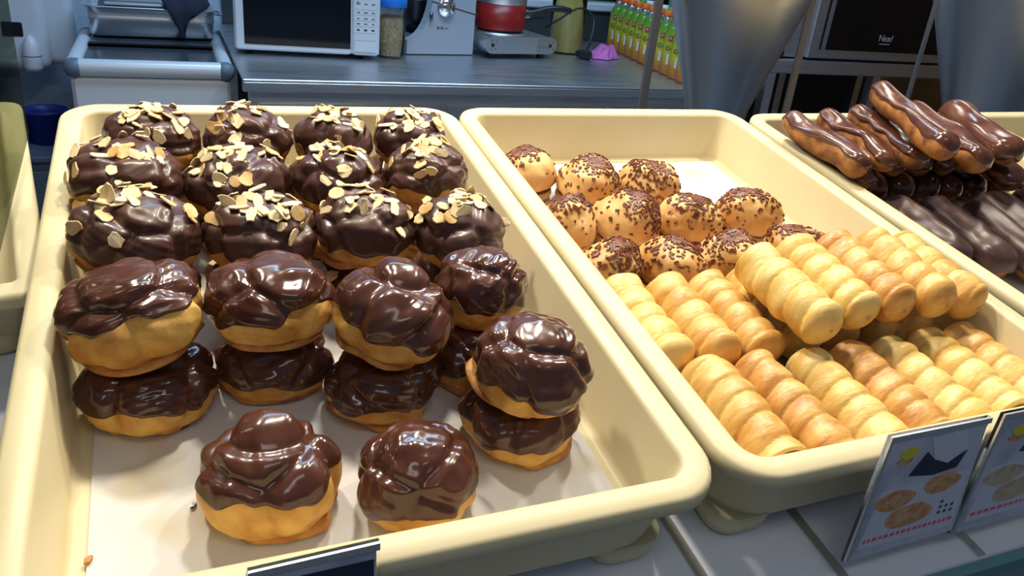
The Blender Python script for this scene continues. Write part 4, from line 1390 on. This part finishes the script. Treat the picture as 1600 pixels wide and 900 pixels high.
YB = 2.0
bb, bt = ony(75, 229, YB), ony(75, 176, YB)
zb = bb.z
lc = thing('low_cabinet', 'low grey-blue cabinet under the dispenser, mostly hidden by trays', 'cabinet', Matrix.Translation((bb.x - 0.5, 1.9, 0)))
CAB = mat('grey_blue_laminate', (0.10, 0.13, 0.19), 0.5)
MB().box(0, 0.60, 0, 0.45, 0.05, zb - 0.02).build('body', CAB, lc)
MB().box(-0.01, 0.61, -0.02, 0.46, zb - 0.02, zb, 0.004).build('top', CAB, lc)
for k in range(2):
    MB().box(0.01 + k * 0.295, 0.295 + k * 0.295, -0.012, 0.0, 0.08, zb - 0.05, 0.003).build('door', CAB, lc)
bh = (bt.z - zb)
bn = thing('waste_bin', 'dark blue plastic bin on the low cabinet behind the trays', 'bin', Matrix.Translation((bb.x, YB + 0.055, zb)))
MB().lathe([(0.045, 0), (0.050, 0.003), (0.062, bh - 0.012), (0.066, bh - 0.010), (0.067, bh), (0.063, bh), (0.058, bh - 0.02), (0.045, 0.008)], n=36, cap1=True).build('bin_body', BIN, bn)
gb = ony(42, 190, YB)
bx_ = thing('blue_box', 'small blue carton with white print left of the dark blue bin', 'box', Matrix.Translation((gb.x - 0.085, YB + 0.01, zb)))
MB().box(0, 0.08, 0, 0.06, 0, 0.095, 0.002).build('carton', mat('carton_blue', (0.02, 0.07, 0.26), 0.5), bx_)
for k in range(4):
    MB().box(0.046 + k * 0.008, 0.050 + k * 0.008, -0.001, 0.0, 0.03, 0.075 - 0.01 * (k % 2)).build('printed_mark', PRINT_W, bx_)
MB().box(0.042, 0.078, -0.001, 0.0, 0.020, 0.024).build('printed_line', PRINT_W, bx_)

# ------------------------------------------------------------------ oven on its stand
ZS = 1.04
s0, s1 = onz(1222, 97, ZS), onz(1490, 101, ZS)
SY = (s0.y + s1.y) / 2
sx0 = s0.x
sw = 0.98
st = thing('oven_stand', 'grey steel stand carrying the oven at the right', 'stand', Matrix.Translation((sx0, SY, 0)))
zt_ = ony(1222, 115, SY).z
MB().box(0, sw, 0, 0.55, zt_, ZS, 0.003).build('top_frame', STEEL, st)
xm = ony(1372, 120, SY).x - sx0
for x in (0.0, xm - 0.02, sw - 0.04):
    for y in (0.0, 0.51):
        MB().box(x, x + 0.035, y, y + 0.035, 0, zt_).build('leg', STEEL, st)
MB().box(0.01, sw - 0.01, 0.02, 0.53, 0.30, 0.32).build('lower_shelf', STEEL, st)
MB().box(0.0, sw, 0.545, 0.55, 0.32, zt_).build('back_panel', WALL_B, st)
ov = thing('oven', 'steel oven with large dark glass door at the right of the kitchen', 'oven', Matrix.Translation((sx0 + 0.02, SY + 0.01, ZS)))
ow = sw - 0.04
g0, g1 = ony(1291, 78, SY), ony(1470, 84, SY)
gx0, gx1 = g0.x - sx0 - 0.02, g1.x - sx0 - 0.02
gz = g0.z - ZS
MB().box(0, ow, 0.02, 0.5, 0.006, 0.46, 0.004).build('case', STEEL, ov)
dr = MB().box(gx0 - 0.075, gx1 + 0.04, -0.004, 0.02, 0.008, 0.44, 0.004).build('door', STEEL, ov)
MB().box(gx0, gx1, -0.007, -0.003, gz, 0.42, 0.001).build('door_glass', BLACK_G, dr)
MB().box(gx0 - 0.030, gx0 - 0.022, -0.006, -0.003, gz, 0.42).build('door_groove', BLACK_P, dr)
lp = ony(1385, 61, SY)
link('printed_name', text_mesh('printed_name', 'Nex/', 0.034, PRINT_W), dr, Matrix.Translation((lp.x - sx0 - 0.02, -0.0078, lp.z - ZS)) @ UPRIGHT)
MB().box(lp.x - sx0 - 0.045, lp.x - sx0 + 0.005, -0.0078, -0.007, lp.z - ZS - 0.021, lp.z - ZS - 0.018).build('printed_underline', PRINT_W, dr)
MB().lathe([(0.014, 0), (0.014, 0.012), (0.011, 0.016)], (0.03, 0.02, 0.02), 20, axis='y').build('knob', BLACK_P, ov)
rg = random.Random(8)
for i in range(6):
    t = thing('storage_jar', f'dim jar in the dark under the oven, {ORD[i]} from left', 'jar', Matrix.Translation((sx0 + 0.08 + i * 0.125, SY + 0.22, 0.32)), 'jars under the oven')
    h = rg.uniform(0.26, 0.36)
    MB().lathe([(0.04, 0), (0.043, 0.005), (0.043, h * 0.8), (0.03, h * 0.86)], n=20).build('jar_body', mat('dark_jar', (0.10, 0.08, 0.06), 0.4) if i % 2 else mat('olive_jar', (0.10, 0.10, 0.02), 0.4), t)
    MB().lathe([(0.034, h * 0.86), (0.034, h), (0.03, h + 0.004)], n=20).build('lid', GREY_P, t)
